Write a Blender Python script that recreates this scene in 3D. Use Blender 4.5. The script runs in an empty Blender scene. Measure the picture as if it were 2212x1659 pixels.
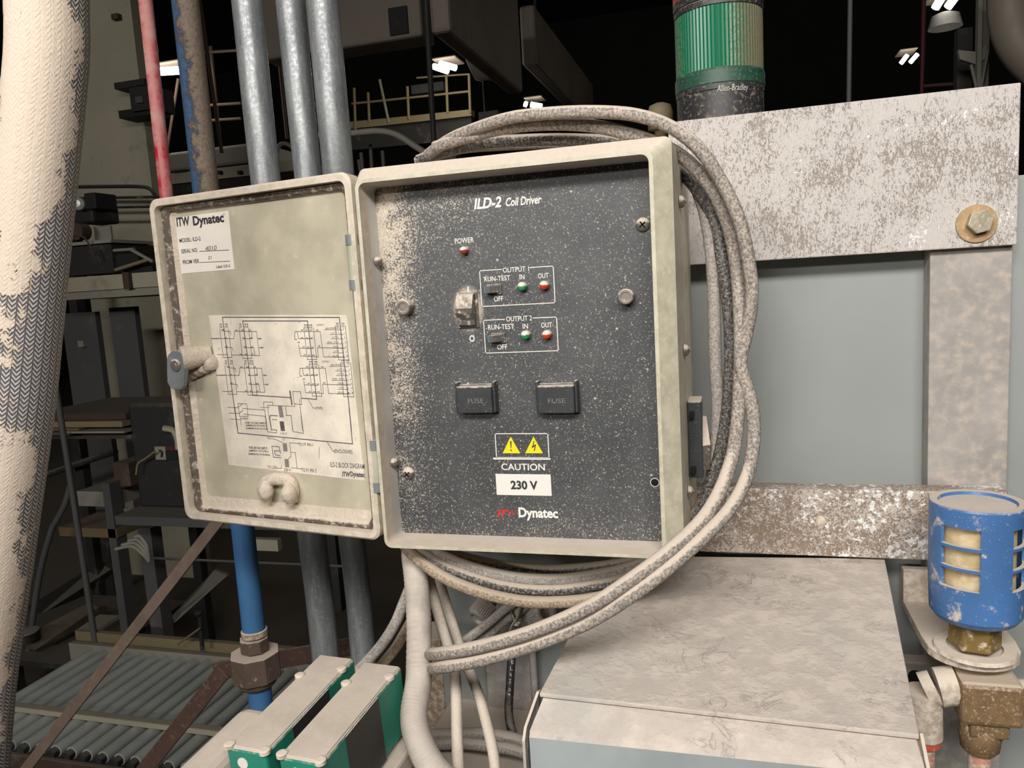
import bpy, bmesh, math, random
from mathutils import Vector, Matrix
random.seed(7)
S = bpy.context.scene
COL = S.collection
V = Vector
# ------------------------------------------------------------------ camera
FPX, CX, CY = 1661.0, 1106.0, 829.5
YAW, PIT, ROL = -.2815, .1303, -.0596
FW = V((math.sin(YAW)*math.cos(PIT), math.cos(YAW)*math.cos(PIT), -math.sin(PIT)))
RT = V((math.cos(YAW), -math.sin(YAW), 0))
UP = RT.cross(FW)
R2 = RT*math.cos(ROL)+UP*math.sin(ROL)
U2 = UP*math.cos(ROL)-RT*math.sin(ROL)
CAM = V((0, 0, 1.5))
cd = bpy.data.cameras.new('camera')
cam = bpy.data.objects.new('camera', cd)
COL.objects.link(cam)
cd.sensor_fit = 'HORIZONTAL'
cd.sensor_width = 36
cd.lens = 36*FPX/2212
cd.clip_start = .02
cam.matrix_world = Matrix.Translation(CAM) @ Matrix((R2, U2, -FW)).transposed().to_4x4()
S.camera = cam
# ------------------------------------------------------------------ light, exposure
S.view_settings.view_transform = 'Standard'
S.view_settings.look = 'None'
S.view_settings.gamma = 1
S.view_settings.exposure = 0.0
W = bpy.data.worlds.new('hall'); S.world = W; W.use_nodes = True
W.node_tree.nodes['Background'].inputs[0].default_value = (1, .95, .86, 1)
W.node_tree.nodes['Background'].inputs[1].default_value = .022
def lamp(name, loc, tgt, sx, sy, power, col):
    l = bpy.data.lights.new(name, 'AREA'); l.shape = 'RECTANGLE'; l.size = sx; l.size_y = sy
    l.energy = power; l.color = col
    o = bpy.data.objects.new(name, l); COL.objects.link(o); o.location = loc
    o.rotation_euler = (V(tgt)-V(loc)).to_track_quat('-Z', 'Y').to_euler()
    return o
lamp('tube_lamp_near', (.15, -.75, 2.35), (-.1, .7, 1.3), 1.2, .25, 34, (1, .972, .925))
lamp('tube_lamp_behind', (-1.0, -1.2, 2.5), (-.4, .7, 1.4), 1.2, .25, 11, (1, .972, .925))
lamp('far_row_lamp', (-2.2, -9, 4.0), (-.3, .8, 1.5), 3.5, .4, 270, (1, .972, .93))

# ------------------------------------------------------------------ pixel -> place
def ray(px, py): return FW+R2*((px-CX)/FPX)-U2*((py-CY)/FPX)
def at(px, py, Y):
    d = ray(px, py); return CAM+d*(Y/d.y)
def atZ(px, py, Z):
    d = ray(px, py); return CAM+d*((Z-1.5)/d.z)
def hitp(px, py, p, n):
    d = ray(px, py); return CAM+d*((p-CAM).dot(n)/d.dot(n))
def mpp(P): return (P-CAM).dot(FW)/FPX          # metres per pixel there
class Plane:
    def __init__(s, p, ux, n): s.p, s.ux, s.n = V(p), V(ux).normalized(), V(n).normalized(); s.uz = V((0, 0, 1))
    def hit(s, x, y, off=0): return hitp(x, y, s.p+s.n*off, s.n)
# ------------------------------------------------------------------ materials
def lin(c):
    def g(v):
        v /= 255.; return v/12.92 if v < .04045 else ((v+.055)/1.055)**2.4
    return (g(c[0]), g(c[1]), g(c[2]), 1)
DUST = (214, 199, 183)
class NT:
    def __init__(s, name):
        s.m = bpy.data.materials.new(name); s.m.use_nodes = True; s.t = s.m.node_tree
        s.b = s.t.nodes['Principled BSDF']
    def n(s, ty, **k):
        q = s.t.nodes.new(ty)
        for a, v in k.items(): setattr(q, a, v)
        return q
    def l(s, a, b): s.t.links.new(a, b)
    def put(s, sock, v):
        if hasattr(v, 'is_output') or isinstance(v, bpy.types.NodeSocket): s.l(v, sock)
        else: sock.default_value = v
    def math(s, op, a, b=0., c=None, clamp=False):
        q = s.n('ShaderNodeMath', operation=op); q.use_clamp = clamp
        s.put(q.inputs[0], a); s.put(q.inputs[1], b)
        if c is not None: s.put(q.inputs[2], c)
        return q.outputs[0]
    def ramp(s, v, a, b, lo=0., hi=1.):
        q = s.n('ShaderNodeMapRange', interpolation_type='SMOOTHSTEP')
        s.put(q.inputs[0], v)
        for i, x in enumerate((a, b, lo, hi)): s.put(q.inputs[i+1], x)
        return q.outputs[0]
    def noise(s, scale, detail=6., rough=.6, vec=None, dist=0.):
        q = s.n('ShaderNodeTexNoise'); q.inputs['Scale'].default_value = scale
        q.inputs['Detail'].default_value = detail; q.inputs['Roughness'].default_value = rough
        q.inputs['Distortion'].default_value = dist
        s.l(vec if vec is not None else s.obj(), q.inputs['Vector']); return q.outputs['Fac']
    def coord(s):
        if not hasattr(s, '_c'): s._c = s.n('ShaderNodeTexCoord')
        return s._c
    def obj(s): return s.coord().outputs['Object']
    def scaled(s, v):
        q = s.n('ShaderNodeMapping'); q.inputs['Scale'].default_value = v; s.l(s.obj(), q.inputs[0]); return q.outputs[0]
    def xyz(s, v):
        q = s.n('ShaderNodeSeparateXYZ'); s.l(v, q.inputs[0]); return q.outputs
    def mix(s, f, a, b):
        q = s.n('ShaderNodeMix', data_type='RGBA'); s.put(q.inputs[0], f); s.put(q.inputs[6], a); s.put(q.inputs[7], b)
        return q.outputs[2]
    def nz(s):
        if not hasattr(s, '_g'): s._g = s.n('ShaderNodeNewGeometry')
        return s.xyz(s._g.outputs['True Normal'] if 0 else s._g.outputs['Normal'])[2]
    def bump(s, h, strength, dist=.001):
        q = s.n('ShaderNodeBump'); q.inputs['Strength'].default_value = strength; q.inputs['Distance'].default_value = dist
        s.l(h, q.inputs['Height']); s.l(q.outputs[0], s.b.inputs['Normal']); return q
    def out(s, col, rough=.6, metal=0.):
        s.put(s.b.inputs['Base Color'], col); s.put(s.b.inputs['Roughness'], rough); s.put(s.b.inputs['Metallic'], metal)
        return s.m
def vor(N, scale, rnd=1., vec=None, feature='F1', out='Distance'):
    q = N.n('ShaderNodeTexVoronoi', feature=feature); q.inputs['Scale'].default_value = scale
    q.inputs['Randomness'].default_value = rnd
    N.l(vec if vec is not None else N.obj(), q.inputs['Vector']); return q.outputs[out]
def dusty(name, col, rough=.5, metal=0., dust=0., up=0., scale=60., soft=.07, dcol=DUST, bump=.25, bs=500., var=.12, fine=0., ulo=.25, uhi=.6, bd=.0006):
    """painted / bare surface with settled dust: `dust` patchy cover, `up` cover on faces that look up"""
    N = NT(name); c = lin(col)
    n1 = N.noise(scale, 8, .65); n2 = N.noise(scale*.25, 3, .5)
    base = N.mix(N.ramp(n2, .3, .7, 0., 1.), [x*(1-var) for x in c[:3]]+[1], [min(1, x*(1+var)) for x in c[:3]]+[1])
    t = .5+(.5-dust)*.55
    f = N.ramp(n1, t-soft, t+soft) if dust > 0 else 0.
    if up > 0:
        a = N.math('ADD', N.nz(), N.math('MULTIPLY', N.math('SUBTRACT', n1, .5), .9))
        g = N.ramp(a, ulo, uhi, 0., up)
        f = N.math('MAXIMUM', f, g) if dust > 0 else g
    if fine > 0:
        n3 = N.noise(900, 2, .5)
        f2 = N.ramp(n3, .72-fine*.3, .78-fine*.3)
        f = N.math('MAXIMUM', f, f2) if (dust > 0 or up > 0) else f2
    d = lin(dcol)
    dc = N.mix(n1, [x*.82 for x in d[:3]]+[1], [min(1, x*1.1) for x in d[:3]]+[1])
    if dust > 0 or up > 0 or fine > 0:
        col_, r_, m_ = N.mix(f, base, dc), N.math('ADD', N.math('MULTIPLY', f, .9-rough), rough), N.math('MULTIPLY', N.math('SUBTRACT', 1., f), metal)
        h = N.math('ADD', N.math('MULTIPLY', f, .6), N.math('MULTIPLY', N.noise(bs, 4, .6), .5))
    else:
        col_, r_, m_ = base, rough, metal
        h = N.noise(bs, 4, .6)
    if bump: N.bump(h, bump, bd)
    return N.out(col_, r_, m_)
def flat(name, col, rough=.6, metal=0., emit=0.):
    N = NT(name)
    if emit:
        N.b.inputs['Emission Color'].default_value = lin(col); N.b.inputs['Emission Strength'].default_value = emit
    return N.out(lin(col), rough, metal)
# ------------------------------------------------------------------ mesh building
BASE = {}
def cat(pts, n=8):
    """Catmull-Rom through pts"""
    P = [pts[0]*2-pts[1]]+list(pts)+[pts[-1]*2-pts[-2]]; out = []
    for i in range(1, len(P)-2):
        a, b, c, d = P[i-1], P[i], P[i+1], P[i+2]
        for k in range(n):
            t = k/n
            out.append(.5*((2*b)+(c-a)*t+(2*a-5*b+4*c-d)*t*t+(3*b-a-3*c+d)*t**3))
    out.append(pts[-1].copy()); return out
class MB:
    def __init__(s):
        s.bm = bmesh.new(); s.uv = s.bm.loops.layers.uv.new('UVMap')
    def face(s, pts, mi=0, smooth=False):
        f = s.bm.faces.new([s.bm.verts.new(p) for p in pts]); f.material_index = mi; f.smooth = smooth; return f
    def obox(s, o, a, b, c, bev=0, mi=0, seg=2):
        """box from corner o along vectors a, b, c"""
        o, a, b, c = V(o), V(a), V(b), V(c)
        t = bmesh.new()
        if a.cross(b).dot(c) < 0: a, b = b, a
        vs = [t.verts.new(o+a*i+b*j+c*k) for k in (0, 1) for j in (0, 1) for i in (0, 1)]
        for q in ((0, 2, 3, 1), (4, 5, 7, 6), (0, 1, 5, 4), (1, 3, 7, 5), (3, 2, 6, 7), (2, 0, 4, 6)):
            t.faces.new([vs[i] for i in q])
        if bev: bmesh.ops.bevel(t, geom=list(t.edges), offset=bev, segments=seg, profile=.5, affect='EDGES')
        s.join(t, mi, bev > 0 and seg > 1)
        return s
    def box(s, c, sx, sy, sz, bev=0, mi=0, rot=None):
        c = V(c); R = rot if rot else Matrix.Identity(3)
        a, b, d = R @ V((sx, 0, 0)), R @ V((0, sy, 0)), R @ V((0, 0, sz))
        return s.obox(c-(a+b+d)/2, a, b, d, bev, mi)
    def join(s, t, mi=0, smooth=False):
        for f in t.faces: f.material_index = mi
        me = bpy.data.meshes.new('t'); t.to_mesh(me); t.free()
        k = len(s.bm.faces); s.bm.from_mesh(me); bpy.data.meshes.remove(me)
        s.bm.faces.ensure_lookup_table()
    def prism(s, pts, vec, mi=0, bev=0):
        t = bmesh.new(); vec = V(vec)
        n = V((0, 0, 0))
        for i in range(len(pts)): n += V(pts[i]).cross(V(pts[(i+1) % len(pts)]))
        if n.dot(vec) > 0: pts = list(reversed(pts))
        A = [t.verts.new(V(p)) for p in pts]; B = [t.verts.new(V(p)+vec) for p in pts]
        t.faces.new(A); t.faces.new(list(reversed(B)))
        for i in range(len(A)):
            j = (i+1) % len(A); t.faces.new((A[j], A[i], B[i], B[j]))
        if bev: bmesh.ops.bevel(t, geom=list(t.edges), offset=bev, segments=2, profile=.5, affect='EDGES')
        s.join(t, mi); return s
    def loft(s, rings, mi=0, smooth=True, capA=False, capB=False, closed=True):
        """rings of equal length; mi may be a list per band"""
        vs = [[s.bm.verts.new(p) for p in r] for r in rings]; n = len(rings[0])
        for k in range(len(rings)-1):
            for i in range(n if closed else n-1):
                j = (i+1) % n
                try:
                    f = s.bm.faces.new((vs[k][i], vs[k][j], vs[k+1][j], vs[k+1][i]))
                    f.smooth = smooth; f.material_index = mi[k] if isinstance(mi, (list, tuple)) else mi
                except ValueError: pass
        m0 = mi[0] if isinstance(mi, (list, tuple)) else mi
        m1 = mi[-1] if isinstance(mi, (list, tuple)) else mi
        if capA: s.face(list(reversed(rings[0])), m0)
        if capB: s.face(rings[-1], m1)
        return s
    def tube(s, pts, r, seg=14, sm=8, mi=0, jit=0., caps=True):
        pts = [V(p) for p in pts]
        P = cat(pts, sm) if sm and len(pts) > 2 else pts
        n = len(P); rr = r if callable(r) else (lambda t: r)
        T = [(P[min(i+1, n-1)]-P[max(i-1, 0)]).normalized() for i in range(n)]
        u = T[0].orthogonal().normalized(); rings = []; L = 0; Ls = []
        for i in range(n):
            if i: L += (P[i]-P[i-1]).length
            Ls.append(L)
            u = (u-T[i]*u.dot(T[i])).normalized(); w = T[i].cross(u)
            q = rr(i/(n-1))
            rings.append([P[i]+(u*math.cos(2*math.pi*k/seg)+w*math.sin(2*math.pi*k/seg))*(q*(1+random.uniform(-jit, jit))) for k in range(seg)])
        vs = [[s.bm.verts.new(p) for p in g] for g in rings]
        for i in range(n-1):
            for k in range(seg):
                j = (k+1) % seg
                f = s.bm.faces.new((vs[i][k], vs[i][j], vs[i+1][j], vs[i+1][k])); f.smooth = True; f.material_index = mi
                for lp, (a, b) in zip(f.loops, ((k, i), (k+1, i), (k+1, i+1), (k, i+1))): lp[s.uv].uv = (a/seg, Ls[b])
        if caps:
            s.face(list(reversed(rings[0])), mi); s.face(rings[-1], mi)
        return s
    def lathe(s, prof, o, axis=(0, 0, 1), seg=32, mi=0, start=0., merge=False):
        """prof: (radius, height) from bottom to top along axis"""
        o, a = V(o), V(axis).normalized()
        u = V((1, 0, 0))-a*a.x
        if u.length < .1: u = V((0, 1, 0))-a*a.y
        u.normalize(); w = a.cross(u)
        def ring(r, h): return [o+a*h+(u*math.cos(start+2*math.pi*k/seg)+w*math.sin(start+2*math.pi*k/seg))*r for k in range(seg)]
        if merge: s.loft([ring(max(r, 1e-5), h) for r, h in prof], mi)
        else:
            for i, ((r0, h0), (r1, h1)) in enumerate(zip(prof, prof[1:])):
                s.loft([ring(max(r0, 1e-5), h0), ring(max(r1, 1e-5), h1)], mi[i] if isinstance(mi, (list, tuple)) else mi, seg > 10)
        return s
    def text(s, t, pl, x0, x1, y0, y1, off=.0003, bold=0., shear=0., mi=0, up=None, right=None, fill=True):
        """lettering whose box spans pixels x0..x1, y0..y1 on a plane"""
        ux, uz = right or pl.ux, up or pl.uz
        xm, ym = (x0+x1)/2, (y0+y1)/2
        c = pl.hit(xm, ym, off)
        w = abs((pl.hit(x1, ym)-pl.hit(x0, ym)).dot(ux)); h = abs((pl.hit(xm, y0)-pl.hit(xm, y1)).dot(uz))
        s.text3(t, c, ux*w, uz*h, bold, shear, mi)
    def text3(s, t, c, wx, hz, bold=0., shear=0., mi=0):
        cu = bpy.data.curves.new('t', 'FONT'); cu.body = t; cu.size = 1; cu.shear = shear; cu.offset = bold; cu.resolution_u = 3
        o = bpy.data.objects.new('t', cu); me = o.to_mesh()
        xs = [v.co.x for v in me.vertices]; ys = [v.co.y for v in me.vertices]
        ax, bx, ay, by = min(xs), max(xs), min(ys), max(ys)
        m = [s.bm.verts.new(c+wx*((v.co.x-ax)/(bx-ax)-.5)+hz*((v.co.y-ay)/max(by-ay, 1e-6)-.5)) for v in me.vertices]
        for p in me.polygons:
            try:
                f = s.bm.faces.new([m[i] for i in p.vertices]); f.material_index = mi
            except ValueError: pass
        o.to_mesh_clear(); bpy.data.objects.remove(o); bpy.data.curves.remove(cu)
    def strip(s, a, b, w, n, mi=0, th=0.):
        """printed line from a to b on a surface with normal n"""
        a, b = V(a), V(b); d = (b-a)
        if d.length < 1e-6: return
        q = d.normalized().cross(V(n)).normalized()*(w/2); e = d.normalized()*(w/2)
        s.face([a-e-q, b+e-q, b+e+q, a-e+q], mi)
    def build(s, name, mats, parent=None, base=None):
        me = bpy.data.meshes.new(name)
        if parent is not None: B = BASE[parent]
        elif base is not None: B = V(base)
        else:
            c = [v.co for v in s.bm.verts]
            B = V(((min(v.x for v in c)+max(v.x for v in c))/2, (min(v.y for v in c)+max(v.y for v in c))/2, min(v.z for v in c)))
        bmesh.ops.translate(s.bm, verts=list(s.bm.verts), vec=-B)
        s.bm.to_mesh(me); s.bm.free()
        o = bpy.data.objects.new(name, me); COL.objects.link(o)
        for m in (mats if isinstance(mats, (list, tuple)) else [mats]): me.materials.append(m)
        if parent is not None: o.parent = parent
        else: o.location = B
        BASE[o] = B
        return o
def tag(o, label, cat_, group=None, kind=None):
    o['label'] = label
    if cat_: o['category'] = cat_
    if group: o['group'] = group
    if kind: o['kind'] = kind
    return o
def thing(name, label, cat_, loc, group=None):
    o = bpy.data.objects.new(name, None); COL.objects.link(o); o.empty_display_size = .05
    o.location = loc; BASE[o] = V(loc); return tag(o, label, cat_, group)
def path(l): return [at(*p) for p in l]
def hexpts(c, r, ax, up, n=6, a0=0.):
    ax = V(ax).normalized(); u = (V(up)-ax*V(up).dot(ax)).normalized(); w = ax.cross(u)
    return [V(c)+(u*math.cos(a0+2*math.pi*k/n)+w*math.sin(a0+2*math.pi*k/n))*r for k in range(n)]
def pbox(mb, x0, y0, x1, y1, Y, dy, bev=0, mi=0):
    """axis-aligned box whose front face spans these pixels at depth Y"""
    xm, ym = (x0+x1)/2, (y0+y1)/2
    a, b = at(x0, ym, Y), at(x1, ym, Y); c, d = at(xm, y0, Y), at(xm, y1, Y)
    return mb.obox((a.x, Y, d.z), (b.x-a.x, 0, 0), (0, dy, 0), (0, 0, c.z-d.z), bev, mi)
# ================================================================== materials in use
M = {}
M['beige'] = dusty('enclosure_paint', (188, 182, 160), .45, 0, .22, .95, 240, .2, fine=.12, bump=.15)
M['beige_in'] = dusty('enclosure_inside', (200, 190, 165), .5, 0, .62, .9, 70, .12, bump=.5)
M['tray'] = dusty('tray_metal', (200, 196, 190), .5, 0, .15, .8, 80)
M['door_in'] = dusty('door_plate_paint', (182, 174, 152), .5, 0, .14, .9, 120, .08, fine=.12, bump=.3)
M['door_rim'] = dusty('door_rim_paint', (196, 186, 164), .55, 0, .5, .9, 110, .12, bump=.5)
M['gasket'] = dusty('gasket_rubber', (92, 80, 68), .8, 0, .34, .9, 160, .1, bump=.9, bd=.001)
M['drift'] = dusty('dust_drift', (206, 190, 170), .95, 0, .5, .5, 120, .2, bump=1, bs=350, bd=.0015)
M['white_paper'] = dusty('label_paper', (226, 218, 206), .6, 0, 0, 0, 60, fine=.06, dcol=(190, 170, 150), bump=.05)
M['sheet_paper'] = dusty('diagram_paper', (222, 211, 194), .6, 0, .22, 0, 170, .05, fine=.16, dcol=(196, 180, 158), bump=.1)
M['ink'] = flat('black_ink', (48, 46, 52), .6)
M['ink_soft'] = flat('grey_ink', (92, 86, 88), .7)
M['white_ink'] = flat('white_print', (226, 222, 214), .6)
M['fuse_ink'] = flat('worn_print', (120, 116, 110), .6)
M['red_ink'] = flat('red_print', (196, 52, 44), .5)
M['yellow'] = flat('yellow_print', (226, 214, 28), .5)
M['led_g'] = dusty('green_lens', (52, 140, 92), .25, 0, 0, 1., 300, ulo=.0, uhi=.3, bump=.1, dcol=(226, 214, 202))
M['led_r'] = dusty('red_lens', (200, 66, 28), .25, 0, 0, 1., 300, ulo=.0, uhi=.3, bump=.1, dcol=(226, 214, 202))
M['led_p'] = dusty('power_lens', (158, 66, 44), .35, 0, 0, 1., 300, ulo=.0, uhi=.3, bump=.1, dcol=(226, 214, 202))
M['blk'] = dusty('black_plastic', (56, 57, 59), .4, 0, .12, .95, 220, .06, fine=.1)
M['grey_sw'] = dusty('switch_plastic', (92, 88, 84), .5, 0, .3, .95, 200)
M['blue_tip'] = flat('blue_switch_tip', (54, 140, 176), .4)
M['screw'] = dusty('screw_steel', (128, 120, 112), .45, .5, .25, .95, 300, ulo=.05, uhi=.4)
M['dark'] = flat('dark_void', (14, 13, 12), .9)
M['latch'] = dusty('latch_plastic', (116, 121, 123), .45, 0, .16, .5, 160)
M['hinge_g'] = dusty('hinge_green', (172, 172, 152), .5, 0, .2, .6, 120)
M['hinge_b'] = dusty('hinge_grey', (120, 125, 126), .5, 0, .12, .6, 120)
M['cable_dk'] = dusty('cable_rubber', (58, 60, 62), .5, 0, .3, .85, 480, .2, dcol=(196, 182, 166), fine=.1)
M['cable_dusty'] = dusty('cable_dusty', (92, 89, 86), .7, 0, .44, .95, 480, .26, dcol=(208, 193, 178), fine=.1)
M['cable_brown'] = dusty('cable_brown', (128, 108, 84), .7, 0, .4, .75, 480, .22, dcol=(196, 180, 162))
M['cable_grey'] = dusty('cable_grey', (112, 112, 112), .7, 0, .45, .85, 480, .3, dcol=(200, 187, 174))
M['cable_pale'] = dusty('cable_pale', (198, 186, 172), .75, 0, .5, .8, 400, .22, dcol=(216, 202, 186))
M['cable_blk'] = dusty('black_jacket', (44, 46, 47), .5, 0, .12, .3, 200)
M['gland'] = dusty('gland_metal', (158, 154, 148), .6, 0, .3, .9, 300, .2, dcol=(204, 192, 180))
M['flexc'] = dusty('flexible_conduit', (178, 168, 158), .75, 0, .5, .7, 50, .2, dcol=(200, 188, 176))
M['blue_pipe'] = dusty('blue_pipe_paint', (66, 110, 156), .4, 0, .1, 0, 70, .06, dcol=(150, 134, 116), bump=.2)
def blue_upper():  # base blue set darker than the lower pipe; crusted dirt toward one side
    N = NT('blue_pipe_dark_dirty'); x = N.xyz(N.obj())
    n = N.noise(90, 8, .7); n2 = N.noise(14, 4, .6)
    side = N.math('ADD', N.math('MULTIPLY', x[0], 45.), N.math('MULTIPLY', N.math('SUBTRACT', n, .5), 2.6))
    f = N.ramp(N.math('ADD', side, N.math('MULTIPLY', N.math('SUBTRACT', n2, .5), 1.2)), -.1, .45)
    c = N.mix(f, lin((44, 74, 104)), N.mix(N.noise(240, 6, .7), lin((58, 50, 42)), lin((140, 122, 104))))
    N.bump(N.math('ADD', f, N.noise(260, 6, .7)), .9, .0016)
    return N.out(c, .6)
M['blue_dark_dirty'] = blue_upper()
M['red_pipe'] = dusty('red_pipe_paint', (160, 36, 50), .3, 0, .5, 0, 22, .12, dcol=(176, 132, 124), bump=.15)
def galv():
    N = NT('galvanised_steel'); n = N.noise(55, 6, .7, N.scaled((1, 1, .16))); n2 = N.noise(260, 4, .6)
    c = N.mix(N.ramp(n, .35, .68), lin((108, 112, 115)), lin((146, 148, 148)))
    c = N.mix(N.ramp(n2, .56, .68, 0, .5), c, lin((168, 152, 134)))
    N.bump(N.math('ADD', n, N.math('MULTIPLY', n2, .6)), .35, .0007)
    return N.out(c, N.ramp(n2, .35, .65, .34, .5), .3)
M['galv'] = galv()
def crust(name, pale, brown, amt, sc=1., white=.0, streak=1.):
    """whitish coat worn and wormed down to brown dirt"""
    N = NT(name)
    vec = N.scaled((1, 1, streak))
    a = N.noise(70*sc, 8, .7, vec, .6); b = N.noise(260*sc, 5, .7, vec, 1.2); big = N.noise(9*sc, 4, .6)
    k = N.math('ADD', N.math('ADD', N.math('MULTIPLY', b, .75), N.math('MULTIPLY', a, .25)), N.math('MULTIPLY', N.math('SUBTRACT', big, .5), .42))
    t = .5+(amt-.5)*.4
    f = N.ramp(k, t-.05, t+.05)
    c = N.mix(f, lin(brown), N.mix(a, [x*.86 for x in lin(pale)[:3]]+[1], lin(pale)))
    if white:
        w = N.ramp(N.math('ADD', N.noise(120*sc, 4, .6), N.math('MULTIPLY', N.math('SUBTRACT', N.noise(11*sc, 2, .5), .5), .8)), .76-white*.2, .79-white*.2)
        c = N.mix(w, c, lin((246, 242, 238)))
    N.bump(N.math('ADD', f, N.math('MULTIPLY', b, .8)), .7, .0011)
    return N.out(c, .75)
M['plate'] = crust('whitened_plate', (208, 200, 194), (176, 161, 146), .31, 2.1, .22, .45)
M['bar'] = crust('worn_bar', (200, 187, 176), (158, 132, 108), .4, 1.5, .95)
M['post'] = dusty('post_paint', (158, 153, 148), .6, 0, .3, .9, 90, .2, dcol=(196, 180, 166), bump=.3)
M['brownish'] = dusty('brown_grime', (150, 128, 106), .8, 0, .4, .9, 120, .15)
M['panel_grey'] = dusty('cabinet_paint', (150, 154, 151), .5, 0, 0, .8, 40, fine=.0, var=.04, bump=.04)
M['hood_dust_'] = dusty('hood_dust', (198, 187, 175), .9, 0, .4, .3, 22, .25, dcol=(206, 193, 180), bump=.6, bs=160, bd=.0012)
def hoodm():
    N = NT('hood_dust_crust'); big = N.noise(7, 5, .6); mid = N.noise(46, 7, .62); fine = N.noise(240, 5, .6)
    c = N.mix(N.ramp(mid, .3, .7), lin((186, 175, 165)), lin((208, 195, 183)))
    c = N.mix(N.ramp(big, .5, .68, 0, .55), c, lin((172, 172, 166)))
    cr = N.ramp(N.math('ABSOLUTE', N.math('SUBTRACT', N.noise(30, 6, .7, None, 1.), .5)), .0, .02, 1., 0.)
    cr = N.math('MULTIPLY', cr, N.ramp(N.noise(16, 3, .5), .5, .6))
    c = N.mix(N.math('MULTIPLY', cr, .45), c, lin((140, 130, 122)))
    N.bump(N.math('ADD', N.math('ADD', N.math('MULTIPLY', N.ramp(mid, .42, .62), 1.2), N.math('MULTIPLY', cr, -1.)), N.math('MULTIPLY', fine, .5)), .5, .0010)
    return N.out(c, .92)
M['hood_dust'] = hoodm()
M['hood_blue'] = dusty('hood_paint', (158, 165, 165), .5, 0, .06, 1., 60, .05, dcol=(222, 206, 188), bump=.3)
M['hood_edge'] = dusty('hood_edge', (170, 166, 160), .7, 0, .4, .9, 60)
M['brass'] = dusty('brass', (140, 116, 66), .4, .35, .3, 1., 130, .1, dcol=(208, 192, 172))
M['tee'] = dusty('grimy_brass', (128, 102, 70), .6, .1, .26, .9, 420, .1, fine=.1, dcol=(208, 192, 172), bump=.6)
M['fit'] = dusty('fitting_dust', (190, 172, 150), .75, 0, .55, .95, 140, .12, dcol=(222, 208, 192), bump=.7)
M['red_ring'] = dusty('red_ring', (205, 92, 72), .5, 0, .3, .9, 200)
M['pink_tube'] = dusty('pink_tube', (196, 140, 120), .5, 0, .5, .6, 140)
M['blue_cup'] = dusty('blue_plastic', (74, 116, 170), .4, 0, .27, 1., 60, .06, dcol=(210, 198, 186), fine=.1, bump=.25)
M['foam'] = dusty('filter_felt', (200, 176, 130), .9, 0, .45, 0, 90, .15, dcol=(220, 200, 168), bump=.4)
M['green'] = dusty('green_plastic', (38, 128, 108), .45, 0, .06, 1., 120, .05, dcol=(204, 190, 176))
M['blk_label'] = dusty('black_label', (56, 52, 51), .5, 0, .04, .9, 160)
M['clean_dust'] = dusty('settled_dust', (200, 186, 172), .95, 0, .4, .2, 60, .25, dcol=(206, 192, 178), bump=.5, bs=220)
M['union'] = dusty('union_iron', (94, 78, 68), .7, .1, .16, 1., 130, .1, dcol=(206, 190, 176))
M['rust'] = dusty('rusty_angle', (70, 48, 40), .75, 0, .2, .8, 110, .12, dcol=(116, 98, 86))
M['bolt'] = dusty('yellow_zinc', (166, 158, 138), .35, .2, .3, .8, 300, .1, dcol=(200, 184, 160))
M['washer'] = dusty('stained_washer', (168, 138, 98), .5, .1, .3, .6, 300, .1, dcol=(196, 178, 156))
M['tower_ink'] = flat('tower_print', (196, 192, 184), .6)
M['st_blk'] = dusty('tower_black', (46, 46, 48), .5, 0, .3, .9, 240, .1, dcol=(150, 134, 112), fine=.15)
M['st_red'] = dusty('tower_red', (150, 52, 38), .4, 0, .2, .9, 200, .1, dcol=(140, 110, 90))
M['st_green'] = dusty('tower_green', (34, 76, 60), .5, 0, .25, .9, 300, .1, dcol=(140, 126, 100), fine=.2)
def lens():
    N = NT('green_tower_lens'); x = N.xyz(N.obj())
    n = N.noise(330, 5, .7)
    v = N.math('DIVIDE', x[0], .05)
    f = N.math('MAXIMUM', N.ramp(N.math('ADD', N.math('MULTIPLY', v, .9), n), .55, 1.2), N.ramp(N.math('ADD', N.math('MULTIPLY', v, -1.), n), 1.15, 1.5, 0, .8))
    c = N.mix(f, lin((4, 112, 76)), N.mix(N.noise(420, 4, .7), lin((44, 76, 56)), lin((150, 134, 104))))
    N.b.inputs['Transmission Weight'].default_value = .15
    return N.out(c, N.ramp(f, 0, 1, .38, .9))
M['lens'] = lens()
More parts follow.
